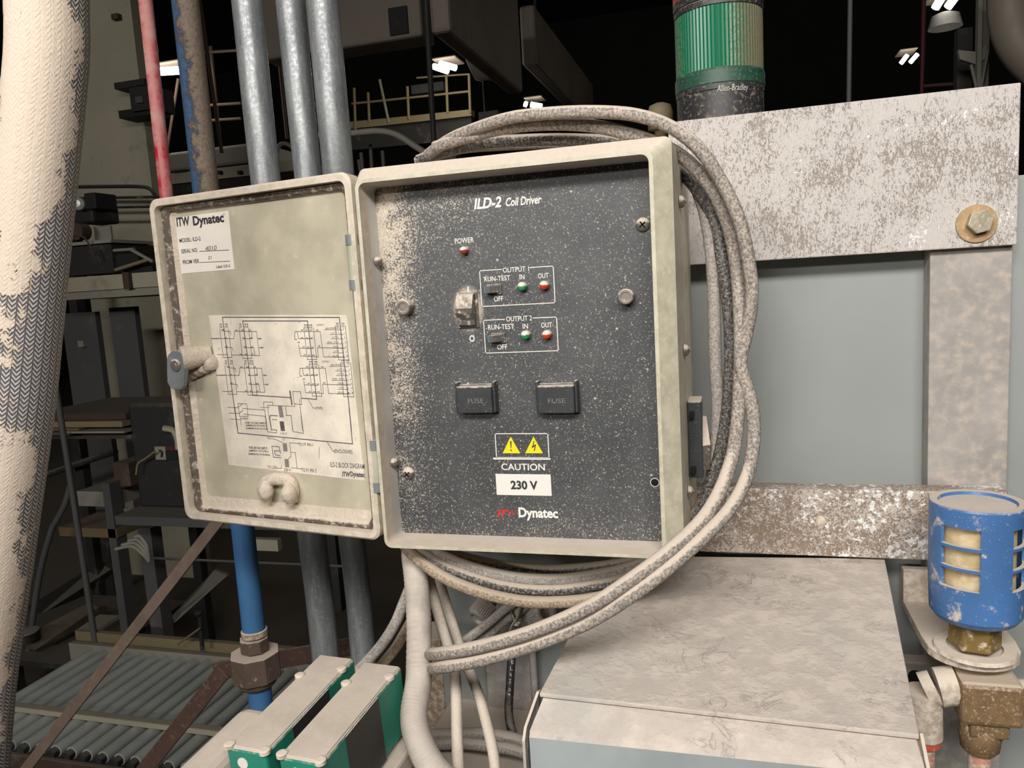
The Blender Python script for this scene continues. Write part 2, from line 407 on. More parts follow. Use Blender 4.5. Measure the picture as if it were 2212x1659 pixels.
def braid():
    N = NT('braided_sleeve'); uv = N.xyz(N.coord().outputs['UV'])
    u = N.math('MULTIPLY', uv[0], 26.); fu = N.math('FRACT', u)
    tri = N.math('ABSOLUTE', N.math('SUBTRACT', fu, .5))
    ph = N.math('ADD', N.math('MULTIPLY', uv[1], 290.), N.math('MULTIPLY', tri, 2.2))
    par = N.math('MULTIPLY', N.math('FLOOR', u), .5)
    st = N.math('ABSOLUTE', N.math('SUBTRACT', N.math('FRACT', N.math('ADD', ph, par)), .5))
    thread = N.ramp(st, .2, .3)
    edge = N.ramp(tri, .40, .48, 1., 0.)
    thr = N.math('MULTIPLY', thread, edge)
    n = N.noise(30, 7, .68); nf = N.noise(320, 3, .6)
    z = N.xyz(N.obj())[2]
    q = N.n('ShaderNodeVectorMath', operation='DOT_PRODUCT')
    N.nz(); N.l(N._g.outputs['Normal'], q.inputs[0]); q.inputs[1].default_value = (.46, -.885, .05)
    dt = q.outputs['Value']                         # the spray of dust came from the front
    bare = N.math('MULTIPLY', N.ramp(N.math('ABSOLUTE', N.math('SUBTRACT', z, HOSE_MID)), .0, .13, 1., 0.), -.34)
    k = N.math('ADD', N.math('MULTIPLY', dt, .55), N.math('MULTIPLY', N.math('SUBTRACT', n, .5), 1.5))
    k = N.math('ADD', N.math('ADD', k, bare), N.math('MULTIPLY', N.math('SUBTRACT', nf, .5), .12))
    f = N.ramp(N.math('ADD', k, N.math('MULTIPLY', thr, .06)), .2, .28)
    c = N.mix(thr, lin((90, 88, 94)), lin((196, 188, 178)))
    d = N.mix(N.noise(200, 5, .7), lin((202, 184, 166)), lin((224, 207, 190)))
    N.bump(N.math('ADD', N.math('MULTIPLY', thr, N.math('SUBTRACT', .8, N.math('MULTIPLY', f, .68))), N.math('ADD', N.math('MULTIPLY', f, 1.3), N.math('MULTIPLY', nf, .5))), .8, .0014)
    return N.out(N.mix(f, c, d), .85)
HOSE_MID = at(47, 740, .44).z-at(-64, 1700, .44).z
M['braid'] = braid()
ROCK = (0, 0)
def panelmat(x0, x1, z0, z1):
    N = NT('speckled_black_panel'); o = N.xyz(N.obj())
    u = N.math('DIVIDE', N.math('SUBTRACT', o[0], x0), x1-x0); v = N.math('DIVIDE', N.math('SUBTRACT', o[2], z0), z1-z0)
    n = N.noise(30, 6, .65); n2 = N.noise(700, 3, .6)
    left = N.ramp(N.math('ADD', u, N.math('MULTIPLY', N.math('SUBTRACT', n, .5), .16)), 0., .2, 1., 0.); topl = N.ramp(N.math('SUBTRACT', v, N.math('MULTIPLY', u, .42)), .55, 1.05)
    low = N.ramp(v, .10, 0., 0., .12)
    dens = N.math('ADD', N.math('MULTIPLY', left, N.math('ADD', N.math('MULTIPLY', v, .75), .3)), N.math('ADD', N.math('MULTIPLY', topl, .42), low))
    dens = N.math('ADD', N.math('MULTIPLY', dens, N.ramp(n, .25, .65)), .07)
    st_ = N.scaled((1, 1, .6)); wob = N.noise(500, 3, .7); d1 = N.math('ADD', vor(N, 800, vec=st_), N.math('MULTIPLY', N.math('SUBTRACT', wob, .5), .35)); d2 = N.math('ADD', vor(N, 250), N.math('MULTIPLY', N.math('SUBTRACT', wob, .5), .25)); d3 = vor(N, 90)
    f1 = N.math('LESS_THAN', d1, N.math('MULTIPLY', dens, .5))
    r2 = vor(N, 250, out='Color'); r3 = vor(N, 90, out='Color')
    k2 = N.math('GREATER_THAN', N.xyz(r2)[0], .78); k3 = N.math('GREATER_THAN', N.math('ADD', N.xyz(r3)[0], N.ramp(v, .14, 0., 0., .3)), .86)
    f2 = N.math('MULTIPLY', k2, N.ramp(d2, .08, .2, .75, 0.))
    f3 = N.math('MULTIPLY', k3, N.ramp(d3, .07, .11, .8, 0.))
    fn = N.ramp(N.math('ADD', n2, N.math('MULTIPLY', dens, .38)), .58, .82, 0., .8)
    f = N.math('MAXIMUM', N.math('MAXIMUM', f1, f2), N.math('MAXIMUM', f3, fn))
    # dust smeared round the rocker
    hx = N.math('DIVIDE', N.math('SUBTRACT', o[0], ROCK[0]), .0125); hz_ = N.math('DIVIDE', N.math('SUBTRACT', o[2], ROCK[1]), .0175)
    hr = N.math('SQRT', N.math('ADD', N.math('MULTIPLY', hx, hx), N.math('MULTIPLY', hz_, hz_)))
    halo = N.ramp(N.math('ADD', hr, N.math('MULTIPLY', N.math('SUBTRACT', n2, .5), .9)), .75, 1.25, .75, 0.)
    f = N.math('MAXIMUM', f, halo)
    base = N.mix(N.ramp(N.noise(14, 5, .6), .3, .7), lin((60, 62, 64)), lin((78, 79, 80)))
    c = N.mix(f, base, N.mix(n2, lin((186, 172, 152)), lin((226, 212, 194))))
    N.bump(N.math('ADD', f, n2), .25, .0006)
    return N.out(c, N.ramp(f, 0, 1, .5, .9))
# background
def bg(name, col, rough=.7, metal=0., dust=.15, up=.5, scale=8.): return dusty(name, [v*.7 for v in col], rough, metal, dust, up, scale, .15, dcol=(112, 103, 90), bump=.1, bs=60)
M['b_wall'] = bg('painted_block', (226, 216, 188), .8)
M['b_dark'] = bg('dark_paint', (44, 43, 42), .7)
M['b_black'] = bg('black_paint', (24, 23, 22), .7, up=.2)
M['b_grey'] = bg('grey_paint', (104, 104, 102), .7)
M['b_pale'] = bg('pale_steel', (190, 184, 168), .7)
M['b_cream'] = bg('cream_paint', (176, 158, 116), .7)
M['b_wood'] = bg('wood_plank', (150, 124, 84), .8)
M['b_brown'] = bg('brown_grime_far', (98, 74, 58), .8)
M['b_duct'] = bg('duct_sheet', (168, 154, 138), .6, .0)
M['b_steel'] = dusty('roller_steel', (178, 184, 180), .34, .3, .2, .3, 20, .15, dcol=(150, 140, 124), bump=.1, bs=80)
M['b_red'] = bg('red_paint_far', (120, 26, 34), .6)
M['b_floor'] = bg('floor_concrete', (38, 36, 33), .9)
M['b_ceil'] = bg('dark_ceiling', (18, 17, 15), .95, dust=0, up=0)
M['b_back'] = bg('far_wall_paint', (34, 32, 28), .95, 0, 0, 0)
M['tube_on'] = flat('lit_tube', (255, 250, 240), .5, 0, 14.)
# ================================================================== setting
def slab(name, x0, x1, y0, y1, z0, z1, m):
    o = MB().obox((x0, y0, z0), (x1-x0, 0, 0), (0, y1-y0, 0), (0, 0, z1-z0)).build(name, M[m]); o['kind'] = 'structure'; return o
slab('floor', -14, 8, -14, 14, -.1, 0, 'b_floor')
slab('ceiling', -14, 8, -14, 14, 6, 6.1, 'b_ceil')
slab('wall_back', -14, 8, 14, 14.1, 0, 6, 'b_back')
slab('wall_left', -14.1, -14, -14, 14, 0, 6, 'b_back')
slab('wall_right', 8, 8.1, -14, 14, 0, 6, 'b_back')
slab('wall_front', -14, 8, -14.1, -14, 0, 6, 'b_back')
# ================================================================== control enclosure
EX0, EX1, EZ0, EZ1, EY = -.3009, -.054, 1.2732, 1.5932, .602
enc = thing('control_enclosure', 'beige control enclosure standing open with a speckled black front panel of switches and lights', 'control box', ((EX0+EX1)/2, .68, EZ0))
def rrect(x0, x1, z0, z1, r, Y, n=5):
    out = []
    for cx, cz, a in ((x1-r, z1-r, 0), (x0+r, z1-r, 90), (x0+r, z0+r, 180), (x1-r, z0+r, 270)):
        for k in range(n+1):
            t = math.radians(a+90*k/n); out.append(V((cx+r*math.cos(t), Y, cz+r*math.sin(t))))
    return out
def ering(Y, l=0, r=0, t=0, b=0, rad=.008): return rrect(EX0-l, EX1+r, EZ0-b, EZ1+t, rad, Y)
b = MB()
outer = [ering(.765, -.012, .004, .0, -.01), ering(.757, -.004, .018, .006, -.004), ering(.735, .002, .018, .011, .001), ering(.615, .002, .0135, .0105, .001, .006), ering(EY, 0, 0, 0, 0, .007),
         ering(EY, -.003, -.003, -.003, -.003, .006), ering(.6165, -.0035, -.0035, -.0035, -.0035, .006)]
for i in range(len(outer)-1): b.loft([outer[i], outer[i+1]], 1 if i == 5 else 0, False)
b.loft([ering(.6165, -.0035, -.0035, -.0035, -.0035, .006), ering(.632, -.0045, -.0045, -.0045, -.0045, .004)], 2, False)
b.face(ering(.765, -.012, .004, .0, -.01), 0)
body = b.build('body', [M['beige'], M['beige_in'], M['tray']], enc)
for (px, py) in ((1460, 437), (1469, 757), (1480, 1062)):
    p = at(px, py, .66); p.x = EX1+.0155
    MB().lathe([(.0055, 0), (.0045, .003), (.001, .005)], p, (1, 0, 0), 12).build('side_rivet', M['screw'], enc)
# hinged fastener on the right side
q = MB()
p0 = at(1503, 860, .69); p1 = at(1507, 1022, .69)
q.obox((EX1+.016, .672, p1.z), (.012, 0, 0), (0, .03, 0), (0, 0, p0.z-p1.z), .0012)
q.box((EX1+.02, .669, p0.z-.011), .004, .006, .006, .001, 1); q.box((EX1+.02, .669, p1.z+.008), .004, .006, .006, .001, 1)
q.build('side_clasp', [M['blk'], M['dark']], enc)
q = MB(); a = p0.z-.018; e = p1.z+.006
q.loft([[V((EX1+.028, .70, a)), V((EX1+.031, .70, a)), V((EX1+.031, .70, a)), V((EX1+.028, .70, a))],
        [V((EX1+.028, .676, (a+e)/2)), V((EX1+.0345, .68, (a+e)/2)), V((EX1+.0345, .70, (a+e)/2)), V((EX1+.028, .70, (a+e)/2))],
        [V((EX1+.028, .676, e)), V((EX1+.0335, .68, e)), V((EX1+.0335, .70, e)), V((EX1+.028, .70, e))]], 0, False, False, True)
q.build('clasp_bail', M['screw'], enc)
# ---- front panel
PY = .6305
PP = Plane((0, PY, 0), (1, 0, 0), (0, -1, 0))
px0, px1, pz0, pz1 = EX0+.0045, EX1-.0045, EZ0+.0045, EZ1-.0045
cx_, cz_ = (px0+px1)/2-BASE[enc].x, 0
hole = at(1414.5, 1042, PY)
_a = at(1012, 668, PY); ROCK = (_a.x-BASE[enc].x, _a.z-BASE[enc].z)
b = MB()
b.obox((px0, PY, pz0), (px1-px0, 0, 0), (0, .002, 0), (0, 0, pz1-pz0))
panel = b.build('front_panel', panelmat(px0-BASE[enc].x, px1-BASE[enc].x, pz0-BASE[enc].z, pz1-BASE[enc].z), enc)
q = MB(); q.text('ILD-2', PP, 1023, 1083, 426, 450, bold=.03, shear=.25)
q.text('Coil Driver', PP, 1092, 1170, 424, 443, bold=.022, shear=.25)
q.build('title_lettering', M['white_ink'], panel); q = MB()
q.text('POWER', PP, 982, 1023.5, 513.5, 525, bold=.01)
def cab(x, y0): return (x, y0)
def rectline(x0, y0, x1, y1, gap=None, w=.0007, n=PP, mb=None):
    mb = mb or q
    A, B = PP.hit(x0, y0, .0003), PP.hit(x1, y1, .0003)
    def L(ax, az, bx, bz): mb.strip(V((ax, A.y, az)), V((bx, A.y, bz)), w, (0, -1, 0))
    if gap:
        g0, g1 = PP.hit(gap[0], y0).x, PP.hit(gap[1], y0).x
        L(A.x, A.z, g0, A.z); L(g1, A.z, B.x, A.z)
    else: L(A.x, A.z, B.x, A.z)
    L(B.x, A.z, B.x, B.z); L(B.x, B.z, A.x, B.z); L(A.x, B.z, A.x, A.z)
q.build('power_lettering', M['white_ink'], panel)
for t, x0, x1, y in (('OUTPUT 1', 1086, 1142.5, 582), ('RUN-TEST', 1046, 1102, 601.5), ('IN', 1122, 1133, 598), ('OUT', 1162, 1185, 595.5), ('OFF', 1067, 1087, 645.5),
                     ('OUTPUT 2', 1093, 1149, 688), ('RUN-TEST', 1054, 1110, 706), ('IN', 1129, 1140.5, 704.5), ('OUT', 1169, 1192, 702), ('OFF', 1074, 1096, 749.5)):
    if t[:6] == 'OUTPUT':
        q = MB()
        if t[-1] == '1': rectline(1036, 585, 1199, 654, (1083, 1145))
        else: rectline(1044.5, 692, 1206, 757.5, (1090, 1152))
    q.text(t, PP, x0, x1, y-5.5, y+5.5, bold=.008)
    if t == 'OFF': q.build('output_frame', M['white_ink'], panel)
q = MB(); q.text('I', PP, 1009.5, 1012.5, 619, 631); q.build('on_mark', M['white_ink'], panel); q = MB(); q.text('O', PP, 1014, 1025.5, 724, 738.5, bold=.03); q.build('off_mark', M['white_ink'], panel)
q = MB(); q.text('Dynatec', PP, 1120, 1205, 1097, 1125, bold=.035); q.build('maker_lettering', M['white_ink'], panel)
for x0, x1 in ((1011, 1044), (1184, 1221)): q = MB(); q.text('FUSE', PP, x0, x1, 861, 871, off=.0118); q.build('fuse_lettering', M['fuse_ink'], panel)
q = MB(); q.text('IT', PP, 1073, 1097, 1101, 1116.5, bold=.06, shear=.35)
q.text('W', PP, 1098, 1116, 1101, 1116.5, bold=-.005, shear=.3); q.build('logo_lettering', M['red_ink'], panel)
# warning frame and voltage label
q = MB(); rectline(1069.4, 937, 1186, 989, w=.0008, mb=q)
A, B = PP.hit(1067, 990.5, .0003), PP.hit(1187, 990.5, .0003); q.strip(A, V((B.x, B.y, A.z)), .0016, (0, -1, 0))
q.text('CAUTION', PP, 1082.5, 1176.5, 1001.5, 1016, bold=.015); q.build('warning_frame', M['white_ink'], panel)
q = MB()
for ax, bx0, bx1 in ((1103, 1086, 1124), (1152.5, 1134.5, 1173)):
    q.prism([PP.hit(ax, 943, 0), PP.hit(bx1, 979, 0), PP.hit(bx0, 979, 0)], (0, -.0003, 0), 0)
    if ax < 1130:
        q.prism([PP.hit(1101.8, 953, .0003), PP.hit(1105, 953, .0003), PP.hit(1104.4, 968, .0003), PP.hit(1103, 968, .0003)], (0, -.0001, 0), 1)
        q.prism([PP.hit(1102.6, 971, .0003), PP.hit(1105.4, 971, .0003), PP.hit(1105.4, 974, .0003), PP.hit(1102.6, 974, .0003)], (0, -.0001, 0), 1)
    else:
        for x, y0, y1 in ((1151.5, 953, 967), (1155, 960, 974)):
            q.prism([PP.hit(x+1, y0, .0003), PP.hit(x+3, y0, .0003), PP.hit(x, y1, .0003), PP.hit(x-2, y1, .0003)], (0, -.0001, 0), 1)
        q.prism([PP.hit(1149, 965, .0003), PP.hit(1156, 960.5, .0003), PP.hit(1156, 963, .0003), PP.hit(1149, 968, .0003)], (0, -.0001, 0), 1)
q.build('warning_triangles', [M['yellow'], M['ink']], panel)
q = MB(); A, B = PP.hit(1070.5, 1023.5), PP.hit(1192, 1071)
q.obox((A.x, PY-.0003, B.z), (B.x-A.x, 0, 0), (0, .0006, 0), (0, 0, A.z-B.z))
q.text('230 V', PP, 1103, 1161, 1038.5, 1057.5, off=.0006, bold=.035, mi=1)
q.build('voltage_label', [M['white_ink'], M['ink']], panel)
# lamps
for px, py, r, m in ((1002, 541, 8.5, 'led_p'), (1127.5, 619, 10, 'led_g'), (1175, 616.5, 10, 'led_r'), (1135, 724, 10, 'led_g'), (1181, 723, 10, 'led_r')):
    c = at(px, py, PY-.004); r *= mpp(c)
    MB().lathe([(r, 0), (r, .0045), (r*.9, .0065), (r*.62, .0078), (.0001, .0084)], (c.x, PY, c.z), (0, -1, 0), 20, merge=True).build('indicator_light', M[m], panel)
# rocker
A, B = PP.hit(989, 635), PP.hit(1034, 705); q = MB()
w = B.x-A.x; z1, z0 = A.z, B.z; zm = (z0+z1)/2-.002
q.obox((A.x-.001, PY-.002, z0-.001), (w+.002, 0, 0), (0, .002, 0), (0, 0, z1-z0+.002), .0006)
q.prism([V((A.x+.001, PY-.002, z1)), V((A.x+.001, PY-.007, z1-.001)), V((A.x+.001, PY-.013, zm+.004)), V((A.x+.001, PY-.0125, zm)), V((A.x+.001, PY-.0075, zm-.006)), V((A.x+.001, PY-.0065, z0+.002)), V((A.x+.001, PY-.002, z0))], (w-.002, 0, 0))
q.build('rocker_switch', M['grey_sw'], panel)
# toggles
for px, py in ((1069, 625), (1077, 730)):
    c = at(px, py, PY); q = MB()
    q.box((c.x, PY-.001, c.z), .0125, .002, .0085, .0004)
    q.prism([V((c.x-.0045, PY-.002, c.z+.0028)), V((c.x-.0065, PY-.0085, c.z+.0028)), V((c.x-.0015, PY-.0095, c.z+.0028)), V((c.x+.0055, PY-.002, c.z+.0028))], (0, 0, -.0056))
    q.box((c.x-.0062, PY-.006, c.z), .0018, .005, .006, .0004, 1)
    q.build('toggle_switch', [M['grey_sw'], M['blue_tip']], panel)
# thumb screws
for px, py in ((873, 664), (1352, 641)):
    c = at(px, py, PY-.008); r = 17*mpp(c)
    q = MB().lathe([(r*.95, 0), (r*.95, .002), (r, .0025), (r, .0105), (r*.88, .0115), (r*.6, .0115), (r*.55, .0108), (.0001, .0108)], (c.x, PY, c.z), (0, -1, 0), 24)
    q.build('thumb_screw', M['screw'], panel)
# cross-head screws
for px, py, rr in ((1388, 485, 16), (880, 1024, 14)):
    c = at(px, py, PY-.003); r = rr*mpp(c)
    q = MB().lathe([(r, 0), (r*.97, .0012), (r*.8, .003), (r*.45, .0042), (.0001, .0046)], (c.x, PY, c.z), (0, -1, 0), 20, merge=True)
    for a in (.9, .9+math.pi/2):
        R = Matrix.Rotation(a, 3, 'Y'); q.box((c.x, PY-.0043, c.z), r*1.0, .001, r*.2, 0, 1, R)
    q.build('cross_head_screw', [M['screw'], M['dark']], panel)
c = hole; r = 10*mpp(c)
MB().lathe([(r*1.02, 0), (r*1.02, .0004), (r*.82, .0004)], (c.x, PY, c.z), (0, -1, 0), 20).lathe([(r*.82, .0002), (.0001, .00025)], (c.x, PY, c.z), (0, -1, 0), 20, 1).build('screw_hole', [M['tray'], M['dark']], panel)
# fuse holders
for x0, x1, y0, y1 in ((988, 1075, 829, 890), (1160, 1250, 827, 890)):
    A, B = PP.hit(x0+3, y0+3), PP.hit(x1, y1-2); q = MB(); w, h = B.x-A.x, A.z-B.z
    q.obox((A.x-.0015, PY-.003, B.z-.001), (w+.003, 0, 0), (0, .003, 0), (0, 0, h+.002), .0006)
    q.obox((A.x+.001, PY-.0115, B.z), (w-.002, 0, 0), (0, .009, 0), (0, 0, h), .0012)
    for xx in (A.x-.001, B.x-.0015): q.obox((xx, PY-.008, B.z), (.0026, 0, 0), (0, .008, 0), (0, 0, h+.0035), .0008)
    q.build('fuse_holder', M['blk'], panel)
for (px, py) in ((799, 566), (845, 999)):
    p = at(px, py, .622); p.x = EX0+.0045
    MB().lathe([(.004, 0), (.004, .0035), (.0025, .005), (.0001, .0055)], p, (1, .0, .0), 12).build('tray_screw', M['screw'], enc)
# ---- door
DP, DQ = V((-.325, .606, 0)), V((-.581, .651, 0))
DUX = (DP-DQ).normalized(); DN = V((DUX.y, -DUX.x, 0))
D0 = V((DP.x, DP.y, 0)); DZ0, DZ1, DU0, DU1 = 1.2795, 1.6005, -.2235, .0185
DPL = Plane(D0, DUX, DN)
def dring(w, l, r, t, bt, rad=.006):
    return [D0+DUX*p.x-DN*w+V((0, 0, p.z)) for p in rrect(DU0+l, DU1-r, DZ0+bt, DZ1-t, rad, 0)]
b = MB()
rs = [dring(.022, .004, .004, .004, .004, .008), dring(.018, 0, 0, 0, 0, .009), dring(.002, -.001, -.001, -.001, -.001, .01), dring(0, .001, .001, .001, .001, .009), dring(0, .007, .0045, .006, .006, .007)]
for i in range(len(rs)-1): b.loft([rs[i], rs[i+1]], 0, False)
b.loft([rs[-1], dring(.009, .0072, .0047, .0062, .0062, .007)], 0, False)
b.face(list(reversed(rs[0])), 0)
# dust bank and plate inside the tray
ins = [dring(.0095, .0160, .0125, .0122, .0125, .006), dring(.0125, .0215, .013, .0130, .0225, .005)]
b.loft(ins, 1, False)
b.face(ins[-1], 2)
door = b.build('door', [M['door_rim'], M['drift'], M['door_in']], enc)
DIN = Plane(D0-DN*.0125, DUX, DN)
b = MB()
b.loft([dring(.0085, .0072, .0047, .0062, .0062, .007), dring(.0065, .0085, .006, .0078, .0075, .007), dring(.0065, .0125, .0095, .0105, .0105, .006), dring(.0098, .0162, .0127, .0124, .0127, .006)], 0, True)
b.build('gasket', M['gasket'], door)
# hinges
for (xa, ya, xb, yb) in ((753, 518, 764, 616), (801.5, 963, 811, 1054)):
    p, e = at(xa, ya, .603), at(xb, yb, .603); p.x = e.x = (p.x+e.x)/2; z0, z1 = e.z, p.z
    q = MB(); q.tube([V((p.x, .6085, z0+.004)), V((p.x, .6085, z1-.004))], .0052, 14, 0).build('hinge_barrel', M['hinge_g'], enc)
    for z in (z0, z1): MB().tube([V((p.x, .6085, z-.0045)), V((p.x, .6085, z+.0045))], .0058, 14, 0).build('hinge_clip', M['hinge_b'], enc)
# stickers
def quad(pl, pts, off): return [pl.hit(x, y, off) for x, y in pts]
q = MB()
def planerect(pl, x0, x1, ya, yb, off):     # rectangle square to the plane: x0,x1 along the middle row
    ym, xm = (ya+yb)/2, (x0+x1)/2
    l, r_ = pl.hit(x0, ym, off), pl.hit(x1, ym, off); t, o = pl.hit(xm, ya, off).z, pl.hit(xm, yb, off).z
    return [V((l.x, l.y, o)), V((r_.x, r_.y, o)), V((r_.x, r_.y, t)), V((l.x, l.y, t))]
r_ = planerect(DIN, 384, 500, 462, 587, .0004)
q.prism(r_, -DN*.0004); q.build('rating_label', M['white_paper'], door)
q = MB(); O = .0006
q.text('ITW', DIN, 381, 409, 468.5, 488.5, off=O, bold=.03); q.text('Dynatec', DIN, 416, 483.5, 463, 490, off=O, bold=.035)
q.text('TM', DIN, 480, 485, 462, 464.5, off=O)
for t, x0, x1, y, h in (('MODEL: ILD-2', 387, 433, 517.5, 9), ('SERIAL NO.', 391, 427, 541.5, 9), ('PROM VER.', 394.5, 431, 565, 9), ('Label, ILD-2', 467, 497, 575.5, 7)):
    q.text(t, DIN, x0, x1, y-h/2, y+h/2, off=O, bold=.008)
for x0, y0, x1, y1 in ((431, 543, 494, 540), (433, 567, 496.5, 564)): q.strip(DIN.hit(x0, y0, O), DIN.hit(x1, y1, O), .0005, DN)
q.text('4010', DIN, 443, 468, 531, 541, off=O, shear=.2, mi=1); q.text('21', DIN, 449, 457, 553, 560, off=O, shear=.2, mi=1)
q.build('label_lettering', [M['ink'], M['ink_soft']], door)
# wiring diagram
q = MB(); SH = quad(DIN, ((451, 681), (749, 680.5), (787.5, 1039), (494, 1004.5)), .0004)
q.prism([SH[3], SH[2], SH[1], SH[0]], -DN*.0004); q.build('diagram_sheet', M['sheet_paper'], door)
q = MB()
def k1(x, y): return DIN.hit(440+x/6.144, 660+y/6.144, O)
def k2(x, y): return DIN.hit(470+x/6.144, 880+y/6.144, O)
def pl_(pts, w=.0005, f=k1):
    for a, b_ in zip(pts, pts[1:]): q.strip(f(*a), f(*b_), w, DN)
pl_([(248, 155), (1800, 158), (1912, 1180), (1960, 1660)], .0009); pl_([(248, 155), (385, 1190), (450, 1660)], .0009)
pl_([(228, 0), (270, 340), (1790, 485), (1745, 0)], .0009, k2)
pl_([(648, 1190), (518, 205), (1378, 205), (1500, 1245), (1300, 1230)], .0009); pl_([(648, 1190), (1150, 1222)], .0009)
for dx, dy in ((0, 0), (68, 487)):          # the two identical channel blocks
    T = lambda l: [(x+dx, y+dy) for x, y in l]
    pl_(T([(212, 310), (260, 690), (375, 690), (325, 310)])); pl_(T([(470, 300), (518, 700), (640, 700), (595, 300)]))
    for a in ((300, 335, 350, 345, 360, 385), (330, 555, 375, 560, 385, 595)): pl_(T([(a[0]-50, a[1]), (a[2], a[3]), (a[4], a[5])]))
    pl_(T([(100, 437), (400, 440), (410, 340), (700, 345), (742, 665), (370, 655)])); pl_(T([(180, 650), (300, 655)]))
    pl_(T([(520, 440), (645, 440), (635, 345)])); pl_(T([(540, 560), (665, 560), (680, 665)])); pl_(T([(715, 437), (765, 440)])); pl_(T([(735, 560), (780, 560)]))
    pl_(T([(1330, 300), (1375, 715), (1500, 715), (1455, 300)])); pl_(T([(1210, 345), (1545, 345), (1590, 680), (1880, 685)]))
    pl_(T([(1205, 440), (1210, 345), (1240, 345), (1260, 440), (1440, 440)])); pl_(T([(1260, 520), (1285, 670), (1520, 680), (1510, 560), (1880, 565)])); pl_(T([(1270, 565), (1450, 572)]))
    pl_(T([(1745, 270), (1790, 720), (1925, 725), (1880, 270)]))
    for i, y in enumerate((320, 382, 440, 505, 565, 625, 685)):
        x = (1600, 1680, 1690, 1630, 1700, 1710, 1700)[i]; pl_(T([(x, y), (1850, y+3)]), .0004)
        q.text(('AIR MODULE', '+/T1', '+/T2', 'RUN   RUN', '+RUN', '+/T1', 'RUN')[i], DIN, *[v for v in (440+(x+dx+15)/6.144, 440+(1790+dx)/6.144)], 660+(y+dy-32)/6.144, 660+(y+dy-8)/6.144, off=O)
        for xx in (1800, 1850): q.text(str(7-i), DIN, 440+(xx+dx+i*8)/6.144, 440+(xx+dx+i*8+12)/6.144, 660+(y+dy-25)/6.144, 660+(y+dy-3)/6.144, off=O)
    for x0, x1, y0 in ((210, 240, 240), (280, 318, 240), (470, 500, 240), (535, 590, 240), (1325, 1380, 250), (1395, 1440, 250), (1755, 1790, 230), (1825, 1865, 230)):
        for yy in (0, 32): q.text('T14' if yy else 'TS', DIN, 440+(x0+dx)/6.144, 440+(x1+dx)/6.144, 660+(y0+dy+yy)/6.144, 660+(y0+dy+yy+25)/6.144, off=O, bold=.03)
    for x, y in ((250, 325), (290, 432), (300, 548), (300, 648), (430, 330), (510, 330), (610, 330), (530, 432), (625, 432), (545, 550), (640, 550), (490, 648), (560, 648), (645, 648),
                 (1305, 328), (1365, 328), (1420, 328), (1505, 328), (1305, 430), (1370, 432), (1430, 432), (1325, 550), (1385, 555), (1445, 558), (1530, 540), (1340, 655), (1400, 660), (1455, 660), (1220, 450), (1260, 490), (745, 440), (775, 560)):
        q.text('24', DIN, 440+(x+dx-16)/6.144, 440+(x+dx+16)/6.144, 660+(y+dy-12)/6.144, 660+(y+dy+8)/6.144, off=O, bold=.02)
    q.text('OUTPUT %d' % (1 if dx == 0 else 2), DIN, 440+(1500+dx)/6.144, 440+(1600+dx)/6.144, 660+(245+dy)/6.144, 660+(270+dy)/6.144, off=O)
    q.text('PS INPUT', DIN, 440+(100+dx)/6.144, 440+(215+dx)/6.144, 660+(430+dy)/6.144, 660+(448+dy)/6.144, off=O)
for x0, y0, x1, y1 in ((1145, 1140, 1170, 1310), ): pl_([(x0, y0), (x1, y1)], .0016)
pl_([(1180, 1140), (1285, 1143), (1300, 1315), (1200, 1305), (1180, 1140)])
pl_([(1390, 1250), (1450, 1360), (1475, 1362)]); q.text('(PWR)', DIN, 682, 697, 878.5, 887, off=O)
pl_([(455, 1300), (570, 1305), (590, 1470), (475, 1470), (455, 1300)]); pl_([(320, 1350), (450, 1355), (510, 1310)]); pl_([(330, 1428), (470, 1432), (520, 1390)])
pl_([(515, 1365), (800, 1388), (795, 1280), (915, 1283), (920, 1325), (845, 1325), (870, 1505), (890, 1460), (985, 1465)]); pl_([(530, 1440), (815, 1470), (845, 1660)])
pl_([(920, 1325), (1210, 1340), (1205, 1300)]); pl_([(1085, 1340), (1100, 1460), (1160, 1460), (1180, 1660)]); pl_([(1270, 1240), (1310, 1660)])
pl_([(350, 1505), (490, 1515), (498, 1580)]); pl_([(870, 1505), (900, 1660)])
for a in range(5):
    pl_([(990+a*11, 1335), (1012+a*11, 1480)], .0007); pl_([(1010+a*11, 1540), (1028+a*11, 1660)], .0007)
q.text('BRN BREAKER', DIN, 519, 536, 902, 906, off=O)
for i, t in enumerate(('FOR 115 VAC INPUT:', 'JUMPER P10 TO P2 PIN A', 'JUMPER P1A TO P1B')): q.text(t, DIN, 530+i*.8, 576+i*.6, 911.5+i*6.3, 916+i*6.3, off=O, bold=.03)
pl_([(565, 0), (690, 0)], .0004, k2)
pl_([(625, 30), (665, 325), (780, 338), (785, 300)], .0005, k2); pl_([(905, 105), (975, 108), (1000, 320), (1140, 345), (1095, 0)], .0005, k2)
pl_([(690, 110), (715, 295), (785, 300)], .0006, k2); pl_([(700, 105), (790, 110)], .0006, k2); pl_([(725, 160), (790, 165)], .0006, k2)
for a in range(5):
    pl_([(832+a*11, 195), (845+a*11, 310)], .0007, k2); pl_([(868+a*11, 480), (880+a*11, 580)], .0007, k2); pl_([(892+a*11, 690), (902+a*11, 790)], .0007, k2)
pl_([(720, 515), (740, 660), (840, 668)], .0007, k2); pl_([(720, 515), (815, 522), (835, 610)], .0007, k2); pl_([(755, 575), (765, 630), (830, 640)], .0007, k2); pl_([(755, 575), (830, 580)], .0007, k2)
